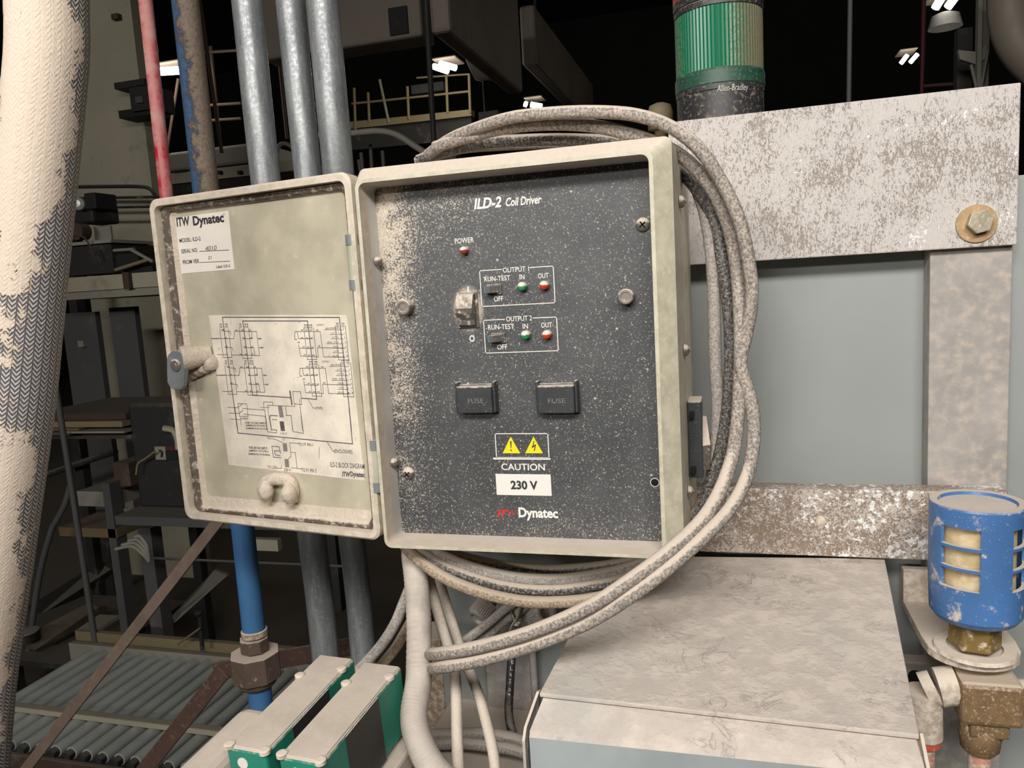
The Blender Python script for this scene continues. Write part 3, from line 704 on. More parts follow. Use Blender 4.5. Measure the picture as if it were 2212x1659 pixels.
pl_([(955, 470), (975, 650), (940, 680)], .0005, k2); pl_([(975, 595), (1030, 600), (1055, 810), (980, 800)], .0005, k2); pl_([(955, 470), (1080, 480)], .0005, k2); pl_([(1055, 810), (1115, 820)], .0005, k2)
pl_([(740, 415), (860, 465)], .0005, k2); pl_([(780, 805), (845, 810), (850, 770)], .0005, k2); pl_([(1455, 460), (1530, 580), (1545, 582)], .0006, k2); pl_([(1350, 530), (1345, 680)], .0004, k2)
for t, x0, x1, y0, y1 in (('110 V', 606, 620, 934, 939), ('TO L1', 577, 590, 944, 949), ('T1', 610, 615, 947, 952), ('TO P1 PIN 1', 645, 676, 957, 964), ('TO L2/N', 578, 598, 1006, 1013),
                          ('220 V', 613, 628, 1012, 1018), ('TO P1 PIN 3', 651, 683, 1012, 1020), ('(ENCLOSURE)', 721.5, 761, 971, 981.5), ('ILD-2 BLOCK DIAGRAM', 713, 786.5, 1000, 1011)):
    q.text(t, DIN, x0, x1, y0, y1, off=O, bold=.005, shear=.1)
for i, t in enumerate(('FOR 230 VAC INPUT:', 'JUMPER P11 TO P2 PIN A', 'JUMPER P1A TO P2 PIN B')): q.text(t, DIN, 538-i*.6, 578+i*2.2, 965+i*7.2, 970.5+i*7.2, off=O, bold=.03)
q.text('ITW', DIN, 738.5, 757, 1019, 1030, off=O, bold=.04, shear=.3); q.text('Dynatec', DIN, 757, 787, 1019, 1033.5, off=O, bold=.04)
q.build('diagram_print', M['ink_soft'], door)
# latch on the free edge
LP = Plane(D0+DN*.012, DUX, DN)
q = MB()
def lp(x, y, o): return LP.hit(x, y, o)
ring0 = []
for k in range(15):
    t = math.pi*k/14; ring0.append((379+19*math.cos(t), 778-21*math.sin(t)))
ring0 += [(361, 806), (361, 826), (367, 837), (374, 841), (390, 842), (396, 834), (398, 806)]
pts = [lp(x, y, 0) for x, y in ring0]
q.prism(pts, -DN*.005, 0, .0008)
c = lp(380.5, 789, 0); q.lathe([(.0062, 0), (.0062, .0012), (.0048, .0018), (.0001, .0018)], c, DN, 20, 1)
q.build('latch_plate', [M['latch'], M['screw']], door)
q = MB(); c0 = lp(392, 775, -.004); c1 = DIN.hit(455, 765, -.002)
q.tube([c0, c0*.6+c1*.4, c1], lambda t: .0125-.003*t, 18, 6, 0, .03)
for k in range(5):
    p = DIN.hit(400+k*14, 800-k*4, .002); q.lathe([(.012-.0012*k, -.004), (.009, .004), (.0001, .007)], p, DN+V((0, 0, .5)), 12, 0, merge=True)
q.build('latch_barrel', M['drift'], door)
# moulded lug at the foot of the plate
q = MB()
a = [DIN.hit(x, y, .004) for x, y in ((573, 1072), (572, 1050), (582, 1038), (600, 1034), (622, 1038), (631, 1052), (628, 1080))]
q.tube(a, lambda t: .0062+.002*abs(t-.5), 14, 5, 0, .06)
for x, y in ((575, 1060), (624, 1066)): q.tube([DIN.hit(x-2, y-20, .009), DIN.hit(x, y, .011), DIN.hit(x+4, y+22, .008)], lambda t: .003+.0045*math.sin(math.pi*min(max(t, .05), .95)), 12, 6, 0, .08)
q.build('moulded_lug', M['drift'], door)
# ================================================================== steel framework on the right
PLY = .80
PT = Plane((0, PLY, 0), (1, 0, 0), (0, -1, 0))
xr = (at(2203, 185, PLY).x+at(2200, 530, PLY).x)/2; xl = at(1447, 400, PLY).x
zt = (at(2203, 184, PLY).z+at(1500, 252, PLY).z)/2; zb = (at(2200, 531, PLY).z+at(1560, 566, PLY).z)/2
up = thing('mounting_plate', 'broad whitened steel plate across the top right with a single bolt near its end', 'plate', ((xl+xr)/2, PLY, zb))
MB().obox((xl, PLY, zb), (xr-xl, 0, 0), (0, .010, 0), (0, 0, zt-zb), .0012).build('plate', M['plate'], up)
c = at(2109, 483, PLY)
q = MB(); r = 40.5*mpp(c); q.lathe([(r, 0), (r, .0022), (r*.4, .0026)], (c.x, PLY, c.z), (0, -1, 0), 36); wash = q.build('washer', M['washer'], up)
q = MB(); r = 26*mpp(c); c2 = V((c.x+.001, PLY-.0024, c.z+.001))
q.prism(hexpts(c2, r, (0, -1, 0), (.3, 0, 1)), (0, -.0085, 0), 0, .0009); q.build('bolt_head', M['bolt'], up)
# post behind the plate and bar
x0, x1 = at(2006, 800, .811).x, at(2181, 800, .811).x
zl = at(2090, 1700, .811).z
MBp = MB().obox((x0, .8105, zl), (x1-x0, 0, 0), (0, .0254, 0), (0, 0, zt-.01-zl), .001).build('frame_post', M['post'])
tag(MBp, 'upright square steel post between the whitened plate and the worn bar', 'post')
# lower bar
zt2 = at(1900, 1060, .785).z; zb2 = at(1800, 1203, .785).z; xb1 = at(2181, 1100, .785).x; xb0 = at(1478, 1100, .785).x
hb = at(1773, 1125, .785)
q = MB(); q.obox((xb0, .785, zb2), (xb1-xb0, 0, 0), (0, .025, 0), (0, 0, zt2-zb2), .0015)
bar = thing('cross_bar', 'flat steel bar worn brown and white above the sloping hood', 'bar', ((xb0+xb1)/2, .79, zb2))
q.build('bar', M['bar'], bar)
q = MB(); r = 10*mpp(hb); q.lathe([(r*1.15, 0), (r, .0005)], (hb.x, .785, hb.z), (0, -1, 0), 20).lathe([(r, .0004), (r*.9, .0003)], (hb.x, .785, hb.z), (0, -1, 0), 20, 1).lathe([(r*.9, .0003), (.0001, .0003)], (hb.x, .785, hb.z), (0, -1, 0), 20, 1)
q.build('drilled_hole', [M['brownish'], M['fit']], bar)
# big grey cabinet behind everything
GY = .836
xg0 = at(948, 1450, GY).x; zg1 = at(1700, 420, GY).z
q = MB(); q.obox((xg0, GY, 0.0), (.75, 0, 0), (0, .35, 0), (0, 0, zg1), .004)
gc = q.build('machine_cabinet', M['panel_grey']); tag(gc, 'smooth blue-grey machine cabinet filling the frame behind the post and bar', 'cabinet')
# ================================================================== signal tower
TC = at(1553, 130, .90); R = 94*mpp(TC)
def tz(py): return at(1553, py, .90).z
tower = thing('signal_tower', 'dusty signal tower with a ribbed green lens standing behind the top plate', 'signal light', (TC.x, .90, tz(330)))
def tl(y0, y1, prof, m, name, seg=48):
    z0, z1 = tz(y0), tz(y1); h = z1-z0
    MB().lathe([(a*R, b_*h) for a, b_ in prof], (TC.x, .90, z0), (0, 0, 1), seg).build(name, M[m], tower)
tl(330, 200, [(.0001, 0), (.97, 0), (.97, .9), (.985, .92), (.985, 1), (.5, 1)], 'st_blk', 'base')
tl(200, 167, [(.5, 0), (.985, 0), (1.0, .06), (1.0, .86), (.985, 1), (.5, 1)], 'st_green', 'lower_collar')
z0, z1 = tz(167), tz(38)
q = MB(); rings = []
for z in (z0, z1):
    rings.append([V((TC.x+R*(.955+.018*(k % 2))*math.cos(2*math.pi*k/144), .90+R*(.955+.018*(k % 2))*math.sin(2*math.pi*k/144), z)) for k in range(144)])
q.loft(rings, 0, False); q.build('green_lens', M['lens'], tower)
tl(38, 6, [(.5, 0), (.96, 0), (.985, .05), (.985, .4), (.97, .45), (1, .5), (1, 1), (.5, 1)], 'st_blk', 'upper_collar')
tl(6, -110, [(.5, 0), (1.0, 0), (1.0, .2), (.96, .22), (.96, 1), (.0001, 1)], 'st_red', 'red_lens')
# maker's name wrapped on the base
q = MB(); tmp = MB(); zt_ = tz(214); hz = 17*mpp(TC)
tmp.text3('Allen-Bradley', V((0, 0, 0)), V((1, 0, 0)), V((0, 0, 1)), 0, .2)
ca = math.atan2(-TC.y if 0 else (CAM.y-.90), CAM.x-TC.x)
for f in tmp.bm.faces:
    pts = []
    for v in f.verts:
        a = ca+.20+v.co.x*.72+.10; pts.append(V((TC.x+R*.988*math.cos(a), .90+R*.988*math.sin(a), zt_+v.co.z*hz)))
    q.face(pts)
tmp.bm.free(); q.build('maker_lettering', M['tower_ink'], tower)
# ================================================================== sloping hood
Pb = at(1600, 1203, .785); HN = V((0, -.15, 1)).normalized()
def hp(x, y): return hitp(x, y, Pb, HN)
bl, br, fr, fl = hp(1322, 1200), hp(1911, 1206), hp(1986, 1588), hp(1165, 1497)
hood = thing('sloping_hood', 'dust-covered sloping steel hood with a blue-grey front below the worn bar', 'hood', ((fl.x+fr.x)/2, .65, .9))
q = MB(); q.prism([bl, br, fr, fl], (0, 0, -.0035), 0, .0008); q.build('lid', M['hood_dust'], hood)
l2, r2_ = at(1139, 1578, .536), at(1999, 1664, .530)
dn = V((0, 0, -.0035)); ins = V((.004, 0, 0))
q = MB()
q.face([fl+dn+ins*0+V((.003, .006, 0)), l2+V((.002, 0, 0)), r2_, fr+dn+V((-.002, .006, 0))], 0)
lo_l, lo_r = V((l2.x+.002, l2.y-.004, .93)), V((r2_.x, r2_.y-.004, .93))
e = V((0, -.0025, -.004)); l2b, r2b = l2+V((.002, 0, 0)), r2_
q.face([l2b, l2b+e, r2b+e, r2_], 0); q.face([l2b+e, lo_l, lo_r, r2b+e], 1)
bl2, br2 = V((bl.x+.004, bl.y, bl.z-.004)), V((br.x-.004, br.y, br.z-.004))
q.face([bl2, V((bl2.x, bl2.y, .93)), lo_l, l2b+e, l2b, fl+dn+V((.003, .006, 0))], 1)
q.face([fr+dn+V((-.002, .006, 0)), r2b, r2b+e, lo_r, V((br2.x, br2.y, .93)), br2], 1)
q.face([lo_l, lo_r, V((br2.x, br2.y, .93)), V((bl2.x, bl2.y, .93))][::-1], 1)
q.build('box', [M['hood_dust'], M['hood_blue']], hood)
# side flanges: turned-down edge seen at the left and right of the front
for sgn, a, b_, lo in ((-1, fl, l2, lo_l), (1, fr, r2_, lo_r)):
    q = MB(); w = V((-.0022*(1 if sgn < 0 else -1), 0, 0))
    o = V((-.001*(1 if sgn < 0 else -1), 0, 0))
    P = [a+o+V((0, .004, -.001)), b_+o+V((0, .002, .001)), b_+o+V((0, -.005, -.006)), V((b_.x+o.x, lo.y-.002, .94)), V((b_.x+o.x, lo.y+.012, .94)), b_+o+V((0, .012, -.006)), a+o+V((0, .012, -.004))]
    q.prism(P, w); q.build('side_flange', M['hood_edge'], hood)
MB().lathe([(.006, 0), (.0058, .0022), (.003, .003), (.0001, .003)], hp(1551, 1520)+V((0, 0, -.0005)), HN, 16).build('lid_rivet', M['hood_dust'], hood)
# ================================================================== breather filter, fittings, tubes
BC = at(2111, 1090, .705); R = 94*mpp(BC)*.985
def bz(py): return at(2111, py, .705).z
z1, z0 = bz(1085), bz(1316)
filt = thing('breather_filter', 'blue slotted breather filter cup with a dusty flat top', 'filter', (BC.x, .705, bz(1345)))
face_a = math.atan2(CAM.y-.705, CAM.x-BC.x)
H = z1-z0
rows = [0, .300, .470, .496, .662, .688, .851, 1.0]     # slots between rows 1-2, 3-4, 5-6
NS = 72
q = MB(); slots = set()
def inwin(k):
    a = math.degrees(2*math.pi*(k+.5)/NS-0)
    d = (a+19.5+45) % 90-45
    return abs(d) < 25
def rad(h): return R*(1.0-.028*max(0, .3-h)/.3)
grid_o = [[V((BC.x+rad(h)*math.cos(face_a+2*math.pi*k/NS), .705+rad(h)*math.sin(face_a+2*math.pi*k/NS), z0+H*h)) for k in range(NS)] for h in rows]
grid_i = [[V((BC.x+R*.90*math.cos(face_a+2*math.pi*k/NS), .705+R*.90*math.sin(face_a+2*math.pi*k/NS), z0+H*h)) for k in range(NS)] for h in rows]
vo = [[q.bm.verts.new(p) for p in g] for g in grid_o]; vi = [[q.bm.verts.new(p) for p in g] for g in grid_i]
def isopen(j, k): return j in (1, 3, 5) and inwin(k % NS)
def fc(l, sm=False):
    try:
        f = q.bm.faces.new(l); f.smooth = sm
    except ValueError: pass
for j in range(len(rows)-1):
    for k in range(NS):
        m = (k+1) % NS
        if isopen(j, k):
            if not isopen(j-1, k): q.face([v.co.copy() for v in (vo[j][k], vo[j][m], vi[j][m], vi[j][k])])
            if not isopen(j+1, k): q.face([v.co.copy() for v in (vi[j+1][k], vi[j+1][m], vo[j+1][m], vo[j+1][k])])
            if not isopen(j, k-1): q.face([v.co.copy() for v in (vo[j][k], vi[j][k], vi[j+1][k], vo[j+1][k])])
            if not isopen(j, k+1): q.face([v.co.copy() for v in (vi[j][m], vo[j][m], vo[j+1][m], vi[j+1][m])])
        else:
            fc((vo[j][k], vo[j][m], vo[j+1][m], vo[j+1][k]), True); fc((vi[j][m], vi[j][k], vi[j+1][k], vi[j+1][m]), True)
q.lathe([(R, H), (R*.985, H+.0015), (R*.82, H+.0012), (R*.80, H-.0015), (.0001, H-.0012)], (BC.x, .705, z0), (0, 0, 1), 48)
q.lathe([(.01, -.0085), (R*.55, -.0085), (R*.86, -.0055), (R*.972, 0), (R*.9, .0005)], (BC.x, .705, z0), (0, 0, 1), 48)
q.build('cup', M['blue_cup'], filt)
MB().lathe([(.001, 0), (R*.80, 0), (R*.80, H*.9), (.001, H*.9)], (BC.x, .705, z0+.002), (0, 0, 1), 40).build('filter_element', M['foam'], filt)
zn1, zn0 = bz(1338), bz(1402)+.0036
q = MB(); q.lathe([(R*.5, zn1-.001), (R*.5, z0-.008)], (BC.x, .705, 0), (0, 0, 1), 32)
q.build('threaded_neck', M['fit'], filt)
q = MB(); q.prism(hexpts((BC.x, .705, zn0), R*.56, (0, 0, 1), (0, -1, 0), 6, .32), (0, 0, zn1-zn0), 0, .0012); q.build('hex_nut', M['brass'], filt)
# bracket
q = MB(); zbk = bz(1402); hw = R*1.03
pts = [V((BC.x-hw, .8105, zbk)), V((BC.x-hw, .725, zbk))]
for k in range(1, 12):
    t = math.pi+math.pi*k/12; pts.append(V((BC.x+hw*math.cos(t)*1.0, .715+hw*.95*math.sin(t), zbk)))
pts += [V((BC.x+hw, .725, zbk)), V((BC.x+hw, .8105, zbk))]
q.prism(pts, (0, 0, -.0085), 0, .0012); q.obox((BC.x-hw, .800, zbk-.002), (2*hw, 0, 0), (0, .0105, 0), (0, 0, .035), .001)
q.lathe([(R*.9, 0), (R*.86, .003), (R*.6, .0035)], (BC.x, .705, zbk-.0005), (0, 0, 1), 32)
bk = q.build('filter_bracket', M['fit']); tag(bk, 'round-nosed bracket bolted to the post under the blue filter', 'bracket')
# tee below
TY = .695
tee = thing('pipe_tee', 'grimy brass pipe tee below the filter bracket feeding two pink tubes', 'pipe fitting', at(2125, 1545, TY))
q = MB(); a, e = at(2062, 1500, TY), at(2198, 1508, TY); zt3, zb3 = bz(1442)-.0, bz(1530)
q.box(((a.x+e.x)/2, TY, (zt3+zb3)/2), e.x-a.x, .040, zt3-zb3, .004)
c = at(2128, 1545, TY); q.box((c.x, TY, zb3-.006), .030, .030, .016, .003); q.build('tee_body', M['tee'], tee)
q = MB(); c = at(2117, 1580, TY); q.lathe([(.0125, -.021), (.0150, -.018), (.0165, -.006), (.015, .004), (.0125, .006)], (c.x, TY, c.z+.004), (0, 0, 1), 20, merge=True); q.build('compression_nut', M['tee'], tee)
q = MB(); cr = at(2116, 1606, TY); q.lathe([(.0105, -.0055), (.0125, -.005), (.0128, .001), (.01, .002)], (cr.x, TY, cr.z), (0, 0, 1), 24); q.build('release_ring', M['red_ring'], tee)
q = MB(); l = at(1975, 1490, TY); m_ = at(2066, 1480, TY)
q.tube([m_, m_*.55+l*.45], .0165, 18, 0, 0, .03); q.tube([m_*.5+l*.5, l+V((.008, 0, 0))], .0155, 18, 0, 0, .05); q.build('side_elbow', M['fit'], tee)
q = MB(); s0 = at(1993, 1492, TY); s1 = at(2000, 1588, TY)
q.tube([V((s0.x, TY, s0.z)), V((s0.x+.001, TY, s1.z))], .0155, 18, 0, 0, .03); q.build('elbow_leg', M['fit'], tee)
q = MB(); q.lathe([(.0115, -.008), (.0135, -.007), (.0138, 0), (.011, .001)], (s0.x+.001, TY, s1.z), (0, 0, 1), 24); q.build('release_ring', M['red_ring'], tee)
q = MB(); e2 = at(2212, 1500, TY); q.tube([V((e.x-.004, TY, (zt3+zb3)/2)), V((e.x+.04, TY+.002, (zt3+zb3)/2+.004))], .014, 16, 0); q.build('side_stub', M['fit'], tee)
for p, r, lab in ((cr, .0088, 'pink air tube dropping from the middle of the brass tee'), (V((s0.x+.001, TY, s1.z-.006)), .0092, 'pink air tube beside the right edge of the sloping hood')):
    o = MB().tube([p+V((0, 0, .004)), p+V((0, 0, -.05)), p+V((.001, .004, -.16))], r, 16, 5).build('air_tube', M['pink_tube']); tag(o, lab, 'tube')
q = MB(); a = at(1955, 1432, .79); e = at(2075, 1470, .79); q.obox((a.x, .792, e.z), (e.x-a.x, 0, 0), (0, .018, 0), (0, 0, a.z-e.z), .001)
lug = thing('frame_lug', 'small slotted steel lug behind the sloping hood at the foot of the post', 'bracket', ((a.x+e.x)/2, .79, e.z))
q.build('lug', M['post'], lug); c = at(1977, 1462, .79); MB().lathe([(.006, 0), (.006, .0006), (.0001, .0006)], (c.x, .792, c.z), (0, -1, 0), 16).build('slot', M['dark'], lug)
# ================================================================== cables
def cable(name, label, pts, r, m, group=None, jit=.012, sm=8):
    o = MB().tube(path(pts), r, 14, sm, 0, jit).build(name, M[m]); return tag(o, label, 'cable', group)
GR = 'cables coiled round the enclosure'
cable('coiled_cable', 'dusty cable forming the outermost loop round the enclosure, ending in the lower of two bends', [(925, 334, .72), (965, 305, .70), (1010, 284, .685), (1100, 255, .665), (1200, 244, .655), (1300, 242, .65), (1380, 250, .645), (1450, 275, .645), (1510, 322, .645), (1558, 392, .65), (1596, 474, .65), (1618, 570, .655), (1624, 650, .655), (1610, 730, .655), (1600, 790, .65), (1621, 860, .645), (1629, 935, .64), (1616, 1020, .63), (1583, 1090, .61), (1528, 1152, .59), (1450, 1222, .57), (1370, 1283, .56), (1270, 1345, .56), (1150, 1394, .56), (1040, 1426, .565), (962, 1440, .575), (936, 1444, .60), (930, 1442, .66)], .0054, 'cable_dusty', GR)
cable('coiled_cable', 'dusty cable just inside the outermost loop, ending in the upper of two bends', [(940, 318, .70), (1000, 299, .69), (1090, 277, .68), (1180, 268, .675), (1270, 271, .67), (1350, 287, .665), (1430, 314, .665), (1490, 352, .665), (1540, 412, .665), (1574, 490, .67), (1590, 570, .67), (1597, 650, .665), (1600, 740, .655), (1598, 830, .65), (1594, 900, .645), (1582, 985, .635), (1553, 1065, .615), (1512, 1128, .595), (1450, 1186, .575), (1370, 1247, .562), (1270, 1312, .556), (1150, 1364, .556), (1040, 1396, .563), (962, 1410, .575), (932, 1413, .60), (926, 1412, .66)], .0056, 'cable_dusty', GR)
cable('coiled_cable', 'dark cable showing between the grey and pale strands right of the enclosure', [(905, 346, .73), (960, 325, .72), (1040, 309, .715), (1130, 303, .71), (1230, 302, .70), (1330, 308, .70), (1420, 335, .695), (1490, 390, .69), (1540, 470, .69), (1560, 560, .685), (1572, 650, .685), (1578, 740, .685), (1576, 830, .685), (1568, 910, .685), (1550, 1000, .685), (1520, 1080, .685), (1476, 1150, .68), (1420, 1206, .68), (1360, 1244, .675), (1280, 1264, .67), (1180, 1275, .66), (1080, 1264, .65), (980, 1232, .64), (908, 1192, .64), (880, 1166, .66)], .0056, 'cable_dk', GR)
cable('coiled_cable', 'grey cable of the innermost strand right of the enclosure, closest to its side', [(900, 352, .735), (985, 322, .735), (1100, 312, .735), (1250, 308, .73), (1390, 322, .71), (1480, 368, .70), (1517, 440, .695), (1534, 520, .69), (1541, 610, .69), (1543, 700, .69), (1546, 790, .69), (1550, 870, .69), (1546, 980, .69), (1526, 1070, .69), (1486, 1142, .688), (1430, 1192, .685), (1370, 1222, .68), (1300, 1240, .675), (1200, 1252, .665), (1100, 1246, .655), (1000, 1220, .645), (925, 1186, .645), (905, 1170, .66)], .0056, 'cable_grey', GR)
cable('coiled_cable', 'brown-stained cable hanging lowest of the arcs under the enclosure', [(1500, 1130, .71), (1455, 1196, .70), (1390, 1256, .68), (1300, 1289, .665), (1220, 1300, .65), (1130, 1299, .64), (1040, 1280, .63), (955, 1245, .63), (890, 1196, .635), (868, 1166, .66)], .0056, 'cable_brown', GR)
cable('coiled_cable', 'dark cable forming the uppermost arc close under the enclosure', [(1440, 1185, .71), (1390, 1207, .705), (1300, 1224, .70), (1180, 1232, .695), (1080, 1222, .69), (1000, 1204, .685), (930, 1180, .69)], .0056, 'cable_dk', GR)
GD = 'cables hanging under the enclosure'
cable('hanging_cable', 'pale cable hanging straight down right beside the flexible conduit', [(905, 1190, .69), (925, 1245, .675), (945, 1320, .665), (966, 1390, .655), (982, 1447, .64), (986, 1525, .62), (987, 1590, .60), (990, 1660, .585), (994, 1740, .57)], .0053, 'cable_pale', GD)
cable('hanging_cable', 'pale cable veering down to the right of the straight hanging one', [(935, 1190, .71), (952, 1262, .70), (972, 1330, .69), (992, 1392, .68), (1010, 1440, .67), (1034, 1501, .65), (1050, 1558, .63), (1064, 1618, .61), (1071, 1670, .60), (1078, 1740, .59)], .0051, 'cable_pale', GD)
cable('crossing_cable', 'upper grey cable slanting from the ribbed fittings down behind the two bends', [(1150, 1262, .745), (1120, 1294, .74), (1090, 1316, .735), (1050, 1350, .73), (1003, 1385, .72), (965, 1410, .72), (930, 1425, .74)], .0050, 'cable_grey', GD)
cable('crossing_cable', 'lower grey cable slanting from the strap clip down behind the two bends', [(1170, 1280, .755), (1125, 1318, .75), (1094, 1338, .745), (1060, 1366, .74), (1030, 1384, .735), (980, 1412, .73), (950, 1440, .75)], .0048, 'cable_grey', GD)
cable('slanting_cable', 'grey cable slanting down left from behind the flexible conduit to the green boxes', [(915, 1200, .73), (893, 1250, .72), (873, 1300, .71), (853, 1348, .70), (825, 1392, .70), (788, 1434, .70), (730, 1490, .70)], .0058, 'cable_grey', GD)
cable('slanting_cable', 'dim cable running close below the grey slanting one', [(910, 1270, .75), (893, 1330, .745), (875, 1365, .74), (855, 1399, .735), (830, 1430, .73), (780, 1490, .73)], .0058, 'cable_brown', GD)
bk_ = cable('printed_cable', 'black cable with white printing hanging left of the sloping hood', [(1122, 1300, .80), (1112, 1370, .79), (1105, 1425, .78), (1101, 1490, .77), (1099, 1535, .76), (1104, 1572, .75), (1117, 1604, .745), (1140, 1640, .74)], .0048, 'cable_blk')
q = MB()
for ch, (px, py) in zip('ELAZ0180', ((1106, 1430), (1103.5, 1444), (1102, 1457), (1101, 1471), (1100, 1490), (1099, 1502), (1098.5, 1513), (1098.5, 1524))):
    c = at(px, py, .7685+(1450-py)*.0001); q.text3(ch, at(px+1, py, .770+(1450-py)*.00012), V((.0026, 0, 0)), V((0, 0, .0042)))
q.build('jacket_print', M['white_ink'], bk_)
# flexible conduit, ringed
pts = path([(893, 1160, .66), (893, 1200, .655), (899, 1250, .645), (905, 1340, .63), (905, 1440, .61), (903, 1480, .60), (894, 1545, .585), (905, 1600, .57), (938, 1662, .56), (1000, 1720, .56)])
P = cat(pts, 24); N_ = len(P)
fl_ = MB().tube(P, lambda t: .0113+.0012*t+.00022*math.sin(t*N_*2.1), 20, 0, 0, .006).build('flexible_conduit', M['flexc'])
tag(fl_, 'thick ringed flexible conduit coated in dust dropping from the enclosure', 'conduit')
# ribbed fittings, strap clip
for a, e, rr, lab in (((1064, 1292, .79), (1030, 1338, .765), 26, 'ribbed cable gland left of the metal strap clip'), ((1122, 1345, .78), (1182, 1322, .755), 30, 'ribbed cable gland right of the metal strap clip')):
    A, E_ = at(*a), at(*e); d = (E_-A); L = d.length; r = rr*mpp(A)
    g = thing('cable_gland', lab, 'fitting', A)
    q = MB(); n = 64
    u = d.normalized().orthogonal().normalized(); w = d.normalized().cross(u); rings = []
    for h, s_ in ((.35, 1), (.82, 1), (.9, .96)): rings.append([A+d*h+(u*math.cos(2*math.pi*k/n)+w*math.sin(2*math.pi*k/n))*r*s_*(1 if k % 2 else .95) for k in range(n)])
    q.loft(rings, 0, False, True); q.build('knurled_ring', M['gland'], g)
    q = MB(); q.lathe([(r*.6, -L*.5), (r*.6, L*.36)], A, d, 24).lathe([(r*.94, L*.9), (r*.8, L*1.0), (r*.6, L), (r*.5, L*.9), (.0001, L*.9)], A, d, 24); q.build('collar', M['gland'], g)
q = MB(); J = [(1113, 1345, .742)]
q.tube(path([(1098, 1290, .742), (1104, 1322, .741), (1112, 1344, .740)]), .0016, 8, 4); q.tube(path([(1128, 1290, .742), (1122, 1322, .741), (1114, 1344, .740)]), .0016, 8, 4)
q.tube(path([(1113, 1342, .740), (1104, 1358, .740), (1099, 1376, .741)]), .0018, 8, 4); c = at(1117, 1350, .740)
q.box(c, .008, .003, .007, .001); q.lathe([(.003, 0), (.003, .002), (.001, .003)], (c.x, .7385, c.z), (0, -1, 0), 12)
tag(q.build('strap_clip', M['screw']), 'bright metal strap clip between the two ribbed cable glands', 'clip')
# parts of the enclosure's underside: cord grips
for px, w in ((1093, 24), (1150, 10), (1040, 8)):
    c = at(px, 1190, .70); r = w*mpp(c)
    MB().lathe([(r, 0), (r, -.012), (r*.8, -.013), (r*.8, -.02)], (c.x, .70, EZ0+.002), (0, 0, 1), 24).build('cord_grip', M['blk'], enc)
# small cover plate on the cabinet, pipes at its foot
a, e = at(1046, 1395, GY-.012), at(1162, 1640, GY-.012)
o = MB().obox((a.x, GY-.012, e.z-.2), (e.x-a.x, 0, 0), (0, .012, 0), (0, 0, a.z-e.z+.2), .001).build('cover_plate', M['post']); tag(o, 'dusty brown plate on the cabinet behind the printed cable', 'plate')
x = at(1158, 1500, GY-.014); z_ = at(1158, 1330, GY-.014).z
o = MB().tube([V((x.x, GY-.018, z_)), V((x.x, GY-.018, .9))], .0042, 12, 0).build('conduit_rod', M['post']); tag(o, 'thin upright rod on the cabinet left of the hood', 'rod')
x = at(935, 1540, GY); o = MB().obox((x.x-.012, GY-.002, .8), (.03, 0, 0), (0, .05, 0), (0, 0, at(935, 1380, GY).z-.8), .001).build('edge_angle', M['brownish']); tag(o, 'brown upright angle at the left edge of the grey cabinet', 'angle iron')
cable('floor_cable', 'upper of two dusty cables lying crosswise behind the pale hanging ones', [(915, 1590, .74), (990, 1588, .74), (1050, 1587, .735), (1110, 1598, .73), (1200, 1630, .73)], .0075, 'cable_grey', 'cables lying across')
cable('floor_cable', 'lower of two dusty cables lying crosswise behind the pale hanging ones', [(900, 1612, .72), (990, 1606, .72), (1060, 1612, .715), (1120, 1622, .71), (1200, 1655, .70)], .006, 'cable_grey', 'cables lying across')
a = at(1060, 1655, .70)
o = MB().obox((at(880, 1640, .70).x, .56, a.z-.04), (.16, 0, 0), (0, .28, 0), (0, 0, .03), .004).build('machine_ledge', M['clean_dust']); tag(o, 'dusty machine ledge at the bottom behind the hanging cables', 'ledge')
# ================================================================== green boxes
BR, FR_ = at(867, 1440, .60), at(694, 1651, .47)
LD = (FR_-BR)
hz = LD.cross(V((0, 0, 1))).normalized()
if hz.x > 0: hz = -hz
wid = 92*mpp(BR)
dnv = hz.cross(LD).normalized()
if dnv.z > 0: dnv = -dnv
def greenbox(off, name, lab, w, h, mtop='green', ext=0., shift=0.):
    o = BR+hz*off+LD*shift; L = LD*(1+ext); l = LD.normalized(); dep = dnv*h
    g = thing(name, lab, 'module', o+hz*w/2+L/2+dep); G[name+lab] = g
    q = MB()
    q.obox(o, hz*w, L, dep, .0022); q.build('case', M['green'], g)
    k = L.length
    q = MB(); q.obox(o+l*k*.34-hz*.0006+dnv*.0015, hz*(w+.0012), l*k*.40, dep*.97, 0, 0); q.build('side_band', M['blk_label'], g)
    q = MB(); q.obox(o-dnv*.0012+l*.0015+hz*.0015, hz*(w-.003), L-l*.003, dnv*.0022, .0008); q.build('dust_coat', M['clean_dust'], g)
    for u, v in ((.06, .14), (.94, .27), (.05, .985), (.94, .985)):
        c = o+hz*w*u+L*v-dnv*.0012
        q = MB(); q.lathe([(.0045, -.002), (.0045, .001), (.003, .0016), (.0001, .0016)], c, -dnv, 14); q.build('corner_screw', M['fit'], g)
    c = o+hz*w*.62+L+dnv*.012
    q = MB(); q.lathe([(.0048, 0), (.0048, .0006), (.0001, .0006)], c, l, 16); q.build('front_mark', M['white_ink'], g)
    return g
G = {}
gap = (at(867, 1440, .60)-at(763, 1431, .605)).length*.98
greenbox(0, 'green_module', 'green electronic module with black side band beside the flexible conduit', wid, .062)
greenbox(gap, 'green_module', 'green electronic module with black side band on the left of its twin', wid*.97, .062, 'green', .02, -.02)
